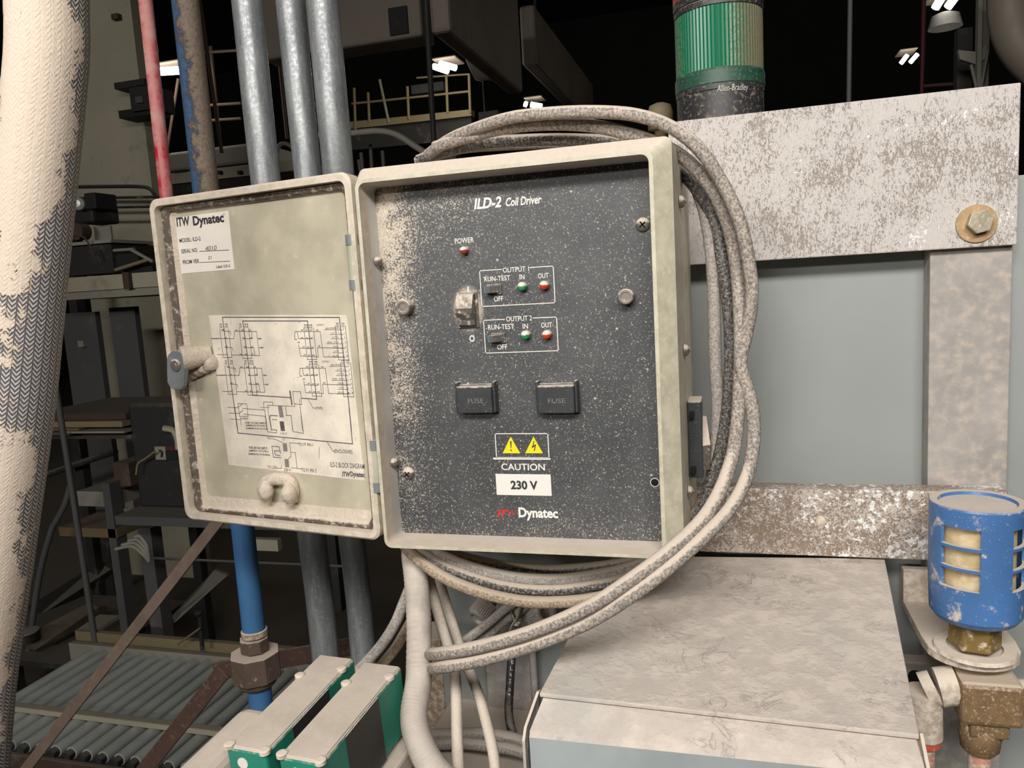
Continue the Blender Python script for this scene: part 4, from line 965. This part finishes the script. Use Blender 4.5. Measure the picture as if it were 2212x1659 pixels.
# rounded dusty cover left of the modules
q = MB(); a = BR+hz*(gap+wid+.010)+LD*.42+dnv*.018
q.obox(a, hz*.036, LD*1.1, dnv*.05, .012, 0, 4); o = q.build('motor_cover', M['clean_dust']); tag(o, 'rounded beige dusty cover left of the two green modules', 'cover')
q = MB(); a = BR+dnv*.0655-hz*.012+LD*.06
q.obox(a, hz*(gap+wid+.09), LD*1.25, dnv*.02, .003); o = q.build('module_base', M['clean_dust']); tag(o, 'dusty base plate carrying the green modules and the rounded cover', 'plate')
# ================================================================== hose and pipes
HP = [(100, -260), (102, -120), (102, 0), (103, 110), (94, 220), (82, 350), (69, 480), (58, 600), (47, 720), (35, 850), (20, 970), (4, 1090), (-12, 1210), (-29, 1330), (-45, 1450), (-57, 1580), (-64, 1700)]
hpts = [at(x, y, .44) for x, y in HP]
ho = MB().tube(hpts, lambda t: .0245+.003*t, 40, 10, 0, .004, False).build('braided_hose', M['braid'])
tag(ho, 'thick braided hose caked with pale dust at the far left', 'hose')
def pipe(name, label, pts, r, m, grp=None, sm=6):
    o = MB().tube(path(pts), r, 24, sm if len(pts) > 2 else 0).build(name, M[m]); return tag(o, label, 'pipe', grp)
def rpx(p, w): return w/2*mpp(at(*p))
GP = 'galvanised conduits behind the enclosure door'
pipe('sprinkler_pipe', 'thin red pipe rising behind the left corner of the open door', [(306, -60, .78), (314, 0, .78), (358, 408, .78), (362, 450, .78)], rpx((335, 200, .78), 29), 'red_pipe')
bp = thing('blue_pipe', 'blue pipe with a dusty upper half and an iron union at its foot', 'pipe', at(565, 1560, .80))
u0, u1, u2, u3 = at(393, -60, .80), at(470, 640, .80), at(523, 1125, .80), at(548, 1362, .80)
xm = u0.x; MB().tube([u0, u1], rpx((420, 200, .80), 56), 28, 0).build('upper_pipe', M['blue_dark_dirty'], bp)
MB().tube([u1, u2, u3], rpx((540, 1250, .80), 48), 28, 0).build('lower_pipe', M['blue_pipe'], bp)
def ring_at(px, py): return at(px, py, .80)
q = MB(); c = ring_at(549, 1362); r = rpx((549, 1362, .8), 54); q.lathe([(r*1.02, -.006), (r*1.02, .001), (r*.9, .002)], c, (0, 0, 1), 28); q.build('pipe_thread', M['brownish'], bp)
c = ring_at(551, 1403); r = rpx((551, 1400, .8), 62)
q = MB(); q.prism(hexpts(c, r, (0, 0, 1), (0, -1, 0), 8, .2), (0, 0, .0165), 0, .001); q.build('union_nut', M['union'], bp)
c = ring_at(556, 1462); r = rpx((555, 1420, .8), 106)
q = MB(); zz = ring_at(553, 1408).z-c.z; q.prism(hexpts(c, r, (0, 0, 1), (0, -1, 0), 8, .2), (0, 0, zz), 0, .001)
q.lathe([(r*.62, -.012), (r*.74, -.008), (r*.8, 0.0)], c, (0, 0, 1), 24); q.build('union_body', M['union'], bp)
c = ring_at(560, 1480); q = MB(); q.tube([c, at(568, 1580, .80)], rpx((562, 1500, .8), 50), 24, 0); q.build('stub_pipe', M['blue_pipe'], bp)
pipe('conduit', 'galvanised conduit next to the blue pipe, widest at the top', [(527, -60, .82), (533, 0, .82), (573, 380, .82), (628, 820, .82), (684, 1240, .82), (704, 1430, .82), (716, 1540, .82)], rpx((553, 190, .82), 64), 'galv', GP)
pipe('conduit', 'galvanised conduit in the middle of the three grey ones', [(620, -60, .84), (626, 0, .84), (666, 380, .84), (712, 800, .84), (769, 1240, .84), (786, 1430, .84), (798, 1540, .84)], rpx((646, 190, .84), 60), 'galv', GP)
pipe('conduit', 'brightest galvanised conduit, nearest the top left of the enclosure', [(690, -60, .80), (696, 0, .80), (732, 380, .80), (752, 600, .83), (775, 800, .86)], rpx((714, 190, .80), 68), 'galv', GP)
# ================================================================== the hall behind
def bb(name, label, cat_, x0, y0, x1, y1, Y, dy, m, bev=0, group=None):
    q = MB(); pbox(q, x0, y0, x1, y1, Y, dy, bev); return tag(q.build(name, M[m]), label, cat_, group)
def bt(name, label, cat_, pts, wpx, m, sm=5, group=None):
    r = wpx/2*mpp(at(*pts[len(pts)//2])); o = MB().tube(path(pts), r, 12, sm if len(pts) > 2 else 0).build(name, M[m]); return tag(o, label, cat_, group)
def part(parent, name, m, x0, y0, x1, y1, Y, dy, bev=0):
    q = MB(); pbox(q, x0, y0, x1, y1, Y, dy, bev); return q.build(name, M[m], parent)
def parttube(parent, name, m, pts, wpx, sm=5):
    r = wpx/2*mpp(at(*pts[len(pts)//2])); return MB().tube(path(pts), r, 12, sm if len(pts) > 2 else 0).build(name, M[m], parent)
# column
a, e = at(150, 300, 3.4), at(316, 300, 3.4)
o = MB().obox((a.x, 3.4, 0), (e.x-a.x, 0, 0), (0, .12, 0), (0, 0, 6)).build('building_column', M['b_wall']); tag(o, 'wide pale painted column between the braided hose and the red pipe', 'column')
t = thing('guard_rail', 'bent tubular guard rail crossing in front of the pale column', 'railing', at(230, 450, 3.1))
parttube(t, 'top_rail', 'b_dark', [(130, 404, 3.1), (220, 403, 3.1), (300, 403, 3.1), (326, 410, 3.1), (340, 432, 3.1)], 8)
for y in (427, 448): parttube(t, 'lower_rail', 'b_dark', [(130, y+2, 3.1), (345, y-2, 3.1)], 6)
a = at(118, 430, 3.12); MB().obox((a.x, 3.12, 0), (.05, 0, 0), (0, .05, 0), (0, 0, a.z+.06)).build('post', M['b_dark'], t)
t = thing('wall_fixture', 'dark two-armed fixture jutting from the pale column', 'fixture', at(295, 250, 3.2))
part(t, 'upper_arm', 'b_dark', 246, 174, 312, 188, 3.25, .1); part(t, 'housing', 'b_dark', 281, 186, 330, 238, 3.2, .15); part(t, 'lower_arm', 'b_black', 256, 234, 330, 251, 3.22, .12); part(t, 'dial', 'b_grey', 292, 208, 308, 222, 3.19, .02)
bb('tape_spot', 'small brown boss high on the pale column', 'boss', 240, 29, 254, 41, 3.37, .03, 'b_brown')
# bench
t = thing('work_bench', 'pale-edged work bench at eye height behind the braided hose', 'bench', at(230, 980, 2.6))
part(t, 'worktop', 'b_wall', 100, 592, 420, 624, 2.55, .55); part(t, 'edge_strip', 'b_pale', 100, 624, 420, 641, 2.56, .55)
part(t, 'clamp', 'b_brown', 265, 588, 278, 624, 2.53, .02)
for x0, x1, y in ((160, 232, 674), (262, 316, 662)): part(t, 'side_panel', 'b_grey', x0, y, x1, 1100, 2.85, .03)
part(t, 'pull_handle', 'b_pale', 168, 736, 180, 750, 2.83, .02)
bb('machine_case', 'black machine case standing on the eye-height bench', 'machine', 140, 530, 244, 593, 2.65, .3, 'b_dark')
bb('cover_strip', 'pale strip lying along the top of the black machine case', 'strip', 140, 521, 240, 528, 2.63, .25, 'b_pale')
t = thing('drive_motor', 'dark motor with a bright round end above the bench', 'motor', at(180, 482, 2.7))
part(t, 'housing', 'b_dark', 156, 440, 200, 482, 2.7, .15, .01); part(t, 'terminal_box', 'b_black', 182, 416, 206, 452, 2.68, .12, .005)
c = at(174, 441, 2.68); MB().lathe([(.026, 0), (.026, .02), (.015, .03), (.0001, .031)], c, (.3, -1, 0), 16).build('end_cap', M['b_steel'], t)
c = at(184, 501, 2.7); o = MB().lathe([(.035, 0), (.035, .05), (.0001, .05)], c, (0, -1, .0), 24).build('cable_reel', M['b_brown']); tag(o, 'brown reel standing on the black machine case', 'reel')
bb('paper_sheet', 'pale sheet propped behind the brown reel', 'paper', 204, 489, 240, 522, 2.74, .01, 'b_pale')
bt('loose_wire', 'wire drooping over the front of the black machine case', 'wire', [(152, 503, 2.6), (180, 512, 2.6), (196, 535, 2.6), (207, 562, 2.6)], 4, 'b_brown')
t = thing('clamp_fixture', 'cluster of pale clamp arms at the right end of the bench', 'fixture', at(285, 590, 2.55))
parttube(t, 'arm', 'b_pale', [(246, 541, 2.55), (290, 538, 2.55)], 7); parttube(t, 'arm', 'b_pale', [(285, 540, 2.54), (330, 565, 2.54)], 8); parttube(t, 'arm', 'b_cream', [(250, 583, 2.54), (322, 560, 2.54)], 8)
part(t, 'block', 'b_black', 250, 548, 300, 575, 2.58, .1); part(t, 'base', 'b_black', 262, 576, 330, 589, 2.58, .12)
# shelf and clutter
t = thing('low_shelf', 'cluttered low shelf under the bench beside the hose', 'shelf', at(185, 960, 2.2))
LS = t
part(t, 'shelf_board', 'b_brown', 60, 894, 272, 907, 2.2, .4); part(t, 'lower_board', 'b_brown', 60, 940, 285, 948, 2.2, .4)
a = at(80, 948, 2.3)
for x in (a.x-.1, at(280, 948, 2.3).x): MB().obox((x, 2.55, 0), (.04, 0, 0), (0, .04, 0), (0, 0, at(200, 950, 2.55).z)).build('leg', M['b_dark'], t)
bb('yellow_plank', 'yellowish plank lying in the low shelf', 'plank', 60, 911, 264, 923, 2.18, .1, 'b_cream')
for i, (x0, y0, x1, y1) in enumerate(((98, 926, 170, 930), (140, 932, 268, 936), (70, 936, 150, 940))):
    bb('flat_strip', ('short strip at the top left of the pile in the low shelf', 'long strip in the middle of the pile in the low shelf', 'lowest strip at the left of the pile in the low shelf')[i], 'strip', x0, y0, x1, y1, 2.17-.01*i, .2, ('b_wood', 'b_pale', 'b_grey')[i], 0, 'strips piled in the low shelf')
bb('orange_box', 'reddish upright box under the low shelf', 'box', 246, 1000, 280, 1050, 2.2, .15, 'b_brown')
bb('pale_carton', 'pale low carton under the shelf behind the thin upright', 'box', 168, 1062, 246, 1094, 2.2, .2, 'b_pale')
bb('support_board', 'upright grey board right of the pale carton', 'board', 244, 1045, 260, 1420, 2.15, .05, 'b_grey')
bb('yellow_board', 'yellow-brown board below the pale carton', 'board', 128, 1141, 252, 1160, 2.15, .2, 'b_wood')
bt('curved_chute', 'pale bent bar sweeping down left of the thin upright', 'bar', [(152, 1050, 2.05), (140, 1090, 2.05), (122, 1125, 2.05), (110, 1150, 2.05), (84, 1250, 2.05), (60, 1420, 2.05)], 13, 'b_grey')
bt('thin_upright', 'thin dark upright standing in front of the low shelf', 'post', [(108, 760, 1.9), (148, 1010, 1.9), (214, 1440, 1.9)], 13, 'b_grey', 4)
parttube(LS, 'sloping_pipe', 'b_dark', [(60, 1040, 2.5), (160, 1005, 2.5), (250, 975, 2.5)], 14)
# dark cabinet with a sign
t = thing('dark_cabinet', 'dark cabinet carrying a small white and red sign left of the open door', 'cabinet', at(350, 1120, 2.0))
part(t, 'box', 'b_dark', 288, 872, 440, 1098, 2.0, .4, .01)
part(t, 'sign_pictogram', 'b_pale', 335, 965, 358, 993, 1.99, .008); part(t, 'sign_header', 'b_red', 358, 965, 384, 973, 1.99, .008); part(t, 'sign_text_field', 'b_black', 358, 974, 384, 993, 1.99, .008)
q = MB(); c = at(347, 979, 1.987); q.tube([c+V((-.004, 0, .01)), c+V((.005, 0, .003)), c+V((.001, 0, -.012))], .003, 8, 4); q.build('sign_mark', M['b_black'], t)
parttube(t, 'elbow', 'b_wall', [(355, 925, 1.98), (375, 930, 1.98), (384, 950, 1.98), (386, 970, 1.98)], 14)
bt('yellow_wire', 'thin yellow wire hanging left of the dark cabinet', 'wire', [(335, 975, 1.97), (315, 990, 1.97), (298, 1002, 1.97), (294, 1025, 1.97)], 4, 'b_cream')
t = thing('steel_stand', 'dim grey frame of beam and legs below the dark cabinet', 'frame', at(420, 1330, 1.9))
STD = t
part(t, 'beam', 'b_grey', 250, 1123, 740, 1142, 1.9, .3); part(t, 'leg', 'b_grey', 322, 1142, 348, 1520, 2.05, .05); part(t, 'back_leg', 'b_dark', 690, 1142, 730, 1320, 1.95, .05); part(t, 'pale_flap', 'b_wall', 545, 1166, 600, 1190, 1.88, .02)
for i in range(4):
    bt('air_hose', 'one of four pale tubes bunched at the end of the grey frame', 'hose', [(250+i*14, 1186-i*9, 1.85), (285+i*6, 1180-i*7, 1.85), (308+i*3, 1196-i*6, 1.85), (322, 1212-i*3, 1.86)], 8, 'b_pale', 5, 'pale tubes bunched at the frame')
parttube(STD, 'tie_rod', 'b_grey', [(318, 1205, 1.95), (760, 1224, 1.95)], 6)
q = MB(); q.prism([at(372, 1330, 1.75), at(462, 1232, 1.9), at(492, 1243, 1.9), at(376, 1346, 1.75)], (0, .012, .0)); tag(q.build('slanting_plate', M['b_grey']), 'dim plate slanting behind the blue pipe', 'plate')
q = MB(); q.prism([at(60, 1310, 2.3), at(215, 1215, 2.6), at(240, 1230, 2.6), at(70, 1340, 2.3)], (0, .05, -.02)); tag(q.build('sloping_beam', M['b_dark']), 'dim sloping beam above the timber block', 'beam')
q = MB(); q.prism([at(55, 1372, 2.0), at(195, 1300, 2.25), at(212, 1312, 2.25), at(212, 1335, 2.25), at(75, 1405, 2.0), at(55, 1400, 2.0)], (0, .04, -.01)); tag(q.build('timber_block', M['b_brown']), 'brown timber block lying behind the conveyor', 'timber')
q = MB(); q.prism([at(162, 1362, 2.05), at(215, 1327, 2.2), at(258, 1329, 2.2), at(200, 1366, 2.05)], (0, 0, -.012)); tag(q.build('angle_plate', M['b_wall']), 'pale punched plate right of the timber block', 'plate')
c = at(60, 1382, 2.0); r = 24*mpp(c)
t = thing('knob_drum', 'black drum with a pale disc on top beside the hose', 'drum', c)
MB().lathe([(r, 0), (r, .03)], c, (0, 0, 1), 24).build('drum', M['b_black'], t); MB().lathe([(r, .03), (r*1.02, .034), (.0001, .036)], c, (0, 0, 1), 24).build('disc', M['b_pale'], t)
t = thing('scrap_table', 'dark low table behind the conveyor carrying the timber block', 'table', at(150, 1420, 2.1))
a, e = at(-40, 1405, 2.0), at(330, 1345, 2.4); zz = min(a.z, at(75, 1405, 2.0).z)-.012
MB().obox((a.x-.2, 1.98, zz-.02), (.66, 0, 0), (0, .55, 0), (0, 0, .02)).build('table_top', M['b_dark'], t)
for x in (a.x-.15, a.x+.38): MB().obox((x, 2.2, 0), (.04, 0, 0), (0, .04, 0), (0, 0, zz-.02)).build('leg', M['b_dark'], t)
# roller conveyor
CZ = .42
yb, yf, ym = atZ(300, 1408, CZ).y, atZ(300, 1640, CZ).y, atZ(250, 1560, CZ).y
pit = (atZ(287, 1550, CZ)-atZ(250, 1550, CZ)).length
x0 = atZ(20, 1550, CZ).x-pit*2; rr = pit*.335
ax0, ax1 = x0-.1, atZ(700, 1550, CZ).x
conv = thing('roller_conveyor', 'steel roller conveyor at the lower left behind the angle braces', 'conveyor', ((ax0+ax1)/2, (yb+yf)/2, 0))
n = int((ax1-x0)/pit)
proto = None
for i in range(n):
    x = x0+i*pit
    q = MB().tube([V((x, yf+.01, CZ-rr)), V((x, yb, CZ-rr))], rr, 14, 0)
    rl = q.build('roller', M['b_steel'], conv)
    MB().lathe([(rr*.75, 0), (rr*.75, .02), (.0001, .022)], (x, yf+.012, CZ-rr), (0, -1, 0), 12).build('roller_end', M['b_dark'], rl)
MB().obox((ax0, yb, CZ-.05), (ax1-ax0, 0, 0), (0, .02, 0), (0, 0, .058), .002).build('rear_rail', M['b_pale'], conv)
MB().obox((ax0, ym-.012, CZ+.001), (ax1-ax0, 0, 0), (0, .024, 0), (0, 0, .016), .003).build('guide_bar', M['b_wall'], conv)
MB().obox((ax0, yf-.02, CZ-.07), (ax1-ax0, 0, 0), (0, .012, 0), (0, 0, .05), .002).build('front_rail', M['b_brown'], conv)
MB().obox((ax0, yb+.03, CZ-.0), (ax1-ax0, 0, 0), (0, .02, 0), (0, 0, .035), .001).build('rear_guard', M['b_cream'], conv)
for x in (ax0+.15, ax1-.15):
    for y in (yb, yf-.02): MB().obox((x, y-.001, 0), (.04, 0, 0), (0, .03, 0), (0, 0, CZ-.05)).build('leg', M['b_dark'], conv)
t = thing('locking_handle', 'small black star knob with a rod at the rear of the conveyor', 'handle', at(430, 1392, 1.68))
q = MB(); c = at(431, 1330, 1.855); r = 9*mpp(c); q.lathe([(r*.6, 0), (r, .006), (r, .014), (r*.6, .018), (.0001, .02)], c, (0, -.3, 1), 12); q.build('knob', M['b_black'], t)
parttube(t, 'spindle', 'b_dark', [(432, 1333, 1.86), (437, 1404, 1.86)], 9); parttube(t, 'rod', 'b_wood', [(432, 1357, 1.845), (384, 1392, 1.845)], 5)
# braces in front of the conveyor
def angle(name, lab, A, B, w, t_, face_n, side, m):
    A, B = V(A), V(B); d = (B-A).normalized(); u = (side-d*side.dot(d)).normalized(); nn = d.cross(u).normalized()
    if nn.dot(face_n) < 0: nn = -nn
    q = MB(); q.obox(A-u*w/2, B-A, u*w, -nn*t_, .0006); q.obox(A-u*w/2-nn*t_, B-A, u*t_, -nn*w*.8, .0006)
    return tag(q.build(name, M[m]), lab, 'angle iron')
A, B = at(484, 1108, 1.02), at(40, 1680, .98)
M['brace'] = bg('brace_paint', (150, 124, 108), .75, 0, .3, .9, 60)
angle('diagonal_brace', 'long slanting angle brace crossing the roller conveyor', A, B, 26*mpp(A), .004, V((.2, -1, .6)), V((1, 0, .3)), 'brace')
u_ = V((-.010, -.001, -.004)); _p = bpy.data.objects['diagonal_brace']; MB().obox(A+u_*1.25-V((0, -.003, 0)), B-A, V((.012, 0, .003)), V((0, .02, 0))).build('back_flange', M['rust'], _p)
A, B = at(480, 1452, .90), at(290, 1690, .88)
angle('bent_brace', 'rusty angle brace running down left from the pipe union', A, B, 36*mpp(A), .004, V((.5, -1, .8)), V((1, 0, .2)), 'rust')
A, B = at(462, 1452, .90), at(790, 1392, .95)
angle('cross_brace', 'rusty level angle passing behind the pipe union and conduits', A, B, 40*mpp(A), .004, V((0, -1, .5)), V((0, 0, 1)), 'rust')
# machinery seen between the pipes
t = thing('packing_machine', 'cream machine housing seen between the red and blue pipes', 'machine', at(460, 395, 5))
PM = t
part(t, 'housing', 'b_pale', 362, 318, 560, 360, 5, .6, .02); part(t, 'lower_housing', 'b_wall', 350, 360, 640, 384, 5.02, .6); part(t, 'base', 'b_dark', 330, 384, 660, 420, 5.05, .6); part(t, 'slot', 'b_black', 373, 367, 400, 372, 5.0, .03)
for x in (446, 468, 512): part(t, 'knob', 'b_dark', x, 368, x+7, 376, 4.98, .04, .004)
part(t, 'upright', 'b_dark', 318, 300, 332, 420, 4.9, .1)
a = at(480, 420, 5.1); MB().obox((a.x, 5.1, 0), (.1, 0, 0), (0, .1, 0), (0, 0, a.z)).build('leg', M['b_dark'], t)
bt('leaning_pole', 'thin brown pole leaning between the blue pipe and first conduit', 'pole', [(428, -20, 4.2), (479, 330, 4.2)], 8, 'b_brown')
t = thing('rack_frame', 'dim rack of thin rails behind the conduits', 'rack', at(480, 300, 5.5))
parttube(t, 'stay', 'b_brown', [(385, 170, 5.4), (352, 380, 5.4)], 6)
for y in (110, 225, 258): parttube(t, 'rail', 'b_brown', [(430, y+4, 5.5), (520, y-2, 5.5)], 6)
for x in (455, 600): parttube(t, 'upright', 'b_brown', [(x, 100, 5.5), (x+20, 300, 5.5)], 7)
bt('curved_pipe', 'pale pipe arching just above the top left of the enclosure', 'pipe', [(690, 292, 3.0), (765, 287, 3.0), (816, 283, 3.0), (854, 290, 3.0), (892, 313, 3.0), (930, 344, 3.0), (960, 420, 3.0), (975, 700, 3.0), (990, 1000, 3.0), (1080, 2000, 3.0)], 14, 'b_pale')
t = thing('rod_rack', 'rack with short upright rods seen over the top left corner of the enclosure', 'rack', at(800, 372, 3.2))
for (x, y) in ((780, 330), (800, 312), (826, 326), (775, 345)): parttube(t, 'rod', 'b_grey', [(x, y, 3.2), (x+4, 374, 3.2)], 8)
part(t, 'base_plate', 'b_dark', 760, 372, 880, 384, 3.15, .2); a = at(850, 384, 3.2); MB().obox((a.x, 3.2, 0), (.05, 0, 0), (0, .05, 0), (0, 0, a.z)).build('leg', M['b_dark'], t)
parttube(PM, 'loop_handle', 'b_pale', [(596, 350, 4.98), (598, 330, 4.98), (606, 312, 4.98), (622, 312, 4.98), (634, 324, 4.98), (640, 350, 4.98)], 9)
# ducts
def duct(name, lab, xa, xb, ya, yb_, za, zb_, vents, m='b_duct'):
    t = thing(name, lab, 'duct', ((xa+xb)/2, (ya+yb_)/2, za))
    MB().obox((xa, ya, za), (xb-xa, 0, 0), (0, yb_-ya, 0), (0, 0, zb_-za), .02).build('duct', M[m], t)
    for (vx, vy, vz, sx, sy, sz) in vents: MB().box((vx, vy, vz), sx, sy, sz).build('grille', M['b_black'], t)
    return t
a, e = at(560, 88, 4.4), at(912, 84, 4.4); v0, v1 = at(840, 20, 4.4), at(884, 72, 4.4)
d1 = duct('air_duct', 'broad air duct with one dark grille right behind the conduits', a.x, e.x, 4.4, 4.62, e.z+.02, e.z+1.0, [((v0.x+v1.x)/2, 4.4, (v0.z+v1.z)/2+.0, v1.x-v0.x, .03, v0.z-v1.z)])
p = at(930, 73, 3.6); X = p.x; far = X/(at(1092, 100, 1).x)
vs = []
for (xa, xb, yt_, yb2) in ((963, 1000, -5, 45), (1066, 1092, 56, 99)):
    ya_, ye = X/at(xa, 50, 1).x, X/at(xb, 50, 1).x; zc = (at(xa, yt_, ya_).z+at(xb, yb2, ye).z)/2
    vs.append((X, (ya_+ye)/2, zc, .03, abs(ye-ya_), .3))
duct('air_duct', 'air duct running away over the railing with a round drop below its end', X, X+.10, 3.6, far, p.z, p.z+.9, vs)
c = at(1050, 162, 5.0); r = 42*mpp(c)
o = MB().lathe([(.02, -.04), (r*.6, -.02), (r, .10), (r, .6)], c, (0, 0, 1), 28, merge=True).build('duct_drop', M['b_duct']); tag(o, 'round pale duct drop hanging above the railing', 'duct')
p = at(1128, 142, 6.2); X = p.x; far = X/at(1258, 188, 1).x
duct('air_duct', 'faint distant duct sloping away above the middle of the enclosure', X, X+.12, 6.2, far, p.z, p.z+.45, [])
d2 = [o for o in bpy.data.objects if o.name.startswith('air_duct')][-1]; MB().obox((X+.05, 6.5, p.z+.4), (.02, 0, 0), (0, .02, 0), (0, 0, 6-p.z-.4)).build('hanger', M['b_black'], d2)
bt('hanging_rod', 'dark vertical rod crossing in front of the railing', 'rod', [(918, -40, 2.6), (938, 320, 2.6)], 12, 'b_black')
# mezzanine
t = thing('mezzanine_rail', 'yellowish mezzanine railing with toe board above the enclosure', 'railing', at(930, 262, 7))
def bar3(nm, m, pts, w): parttube(t, nm, m, [(x, y, 7) for x, y in pts], w)
q = MB(); q.prism([at(700, 268, 7), at(838, 255, 7), at(1018, 236, 7), at(1018, 250, 7), at(838, 270, 7), at(700, 284, 7)], (0, .1, 0)); q.build('toe_board', M['b_cream'], t)
q = MB(); q.prism([at(838, 270, 7.05), at(1018, 250, 7.05), at(1018, 300, 7.05), at(700, 330, 7.05), at(700, 284, 7.05)], (0, .05, 0)); q.build('floor_beam', M['b_dark'], t)
bar3('rail', 'b_cream', [(760, 224), (838, 216), (1016, 197)], 5); bar3('rail', 'b_cream', [(900, 168), (1014, 160)], 4)
for x, ya, yb2 in ((880, 187, 258), (964, 163, 245), (1013, 160, 245), (795, 200, 265), (765, 190, 285)): bar3('post', 'b_cream', [(x, ya), (x+3, yb2)], 6)
bar3('stair_rail', 'b_pale', [(820, 172), (840, 265)], 6)
a = at(950, 300, 7.08); MB().obox((a.x, 7.08, 0), (.15, 0, 0), (0, .15, 0), (0, 0, a.z+.1)).build('support_post', M['b_dark'], t)
part(t, 'sign_panel', 'b_grey', 888, 180, 958, 199, 7.3, .05)
bb('hanging_box', 'small grey box hanging right of the railing', 'box', 1034, 240, 1076, 272, 5.5, .2, 'b_grey')
bt('suspension_wire', 'thin wire above the small grey hanging box', 'wire', [(1006, -420, 5.5), (1047, 242, 5.5)], 3, 'b_grey', 0)
# lights
def fixture(label, tubes, Y, hous, w=10):
    t = thing('ceiling_light', label, 'light', at(hous[0], hous[1], Y))
    for (x0, y0, x1, y1) in tubes:
        q = MB(); A, B = at(x0, y0, Y), at(x1, y1, Y); q.tube([A, B], w/2*mpp(A), 10, 0); q.build('tube', M['tube_on'], t)
    q = MB(); pbox(q, hous[0]-hous[2], hous[1]-hous[3], hous[0]+hous[2], hous[1]-hous[3]*.2, Y+.02, .25, .01); q.build('housing', M['b_duct'], t)
fixture('long lit ceiling light crossing behind the red pipe', [(304, 157, 384, 152)], 5.2, (348, 140, 44, 8), 17)
fixture('lit twin-tube ceiling light below the grilled duct', [(936, 143, 968, 154), (950, 137, 985, 147)], 6.5, (958, 128, 26, 7), 13)
fixture('small lit ceiling light low over the cable coil', [(1133, 224, 1138, 226), (1147, 226, 1170, 230)], 9, (1150, 212, 20, 6), 12)
fixture('small lit twin-tube light right of the signal tower', [(1946, 137, 1960, 119), (1966, 135, 1982, 117)], 8, (1964, 108, 20, 5), 9)
fixture('large lit twin-tube light at the top right edge', [(2020, 18, 2038, -12), (2047, 16, 2068, -12)], 6, (2045, -14, 34, 10), 17)
q = MB(); c = at(2042, 40, 6.1); r = 34*mpp(c); q.lathe([(r*.3, .0), (r*.8, -.02), (r, -.10), (r*.98, -.10), (.0001, .01)], c+V((0, 0, .04)), (0, 0, 1), 24); tag(q.build('lamp_reflector', M['b_grey']), 'dim round reflector under the top right light', 'reflector')
# right background
bt('suspension_rod', 'thin pale rod hanging behind the top plate right of the signal tower', 'rod', [(1837, -30, 1.8), (1833, 260, 1.8)], 10, 'b_grey', 0)
t = thing('sprinkler_riser', 'dark red sprinkler pipe behind the top plate near the post', 'pipe', at(1992, 260, 5))
parttube(t, 'riser', 'b_red', [(2003, -330, 5), (1990, 260, 5)], 8); parttube(t, 'branch', 'b_red', [(1992, 187, 5), (2076, 181, 5)], 7)
bt('round_duct', 'fat pale round duct bending at the top right corner', 'duct', [(2182, -120, 2.6), (2180, -40, 2.6), (2182, 40, 2.6), (2206, 104, 2.6), (2262, 160, 2.6), (2330, 200, 2.6)], 84, 'b_duct')
t = thing('roof_strut', 'pale steel roof strut standing left of the fat round duct', 'strut', at(2115, 260, 3))
part(t, 'channel', 'b_pale', 2112, -60, 2121, 260, 3, .03); part(t, 'web', 'b_duct', 2121, -60, 2137, 260, 3.03, .02)
q = MB(); q.prism([at(2070, 108, 3.02), at(2112, 112, 3.02), at(2132, 96, 3.02), at(2132, 124, 3.02), at(2112, 140, 3.02), at(2074, 128, 3.02)], (0, .02, 0)); q.build('gusset', M['b_pale'], t)
parttube(t, 'stay', 'b_pale', [(2098, 140, 3), (2112, 200, 3)], 7); parttube(t, 'stay', 'b_pale', [(2134, 110, 3), (2118, 200, 3)], 6)
part(t, 'upright', 'b_dark', 2068, 60, 2100, 260, 3.2, .05)
c = at(1426, 243, 1.0); r = 27*mpp(c)
o = MB().lathe([(r*.5, zg1-c.z), (r*.5, -.02), (r, -.02), (r, .0), (r*.85, .008), (r*.4, .011), (.0001, .011)], c, (0, 0, 1), 24, merge=True).build('beacon_cap', M['b_cream']); tag(o, 'dim olive cap peeping over the cable coil left of the signal tower', 'cap')
# lights of the hall itself
def pl(loc, e, col=(1, .93, .8), r=.3):
    l = bpy.data.lights.new('hall_light', 'POINT'); l.energy = e; l.color = col; l.shadow_soft_size = r
    o = bpy.data.objects.new('hall_light', l); COL.objects.link(o); o.location = loc
for p, Y, e in (((348, 170), 5.2, 20), ((958, 165), 6.5, 16), ((1964, 140), 8, 8), ((2045, 30), 6, 10)): pl(at(*p, Y)-V((0, .1, .1)), e)
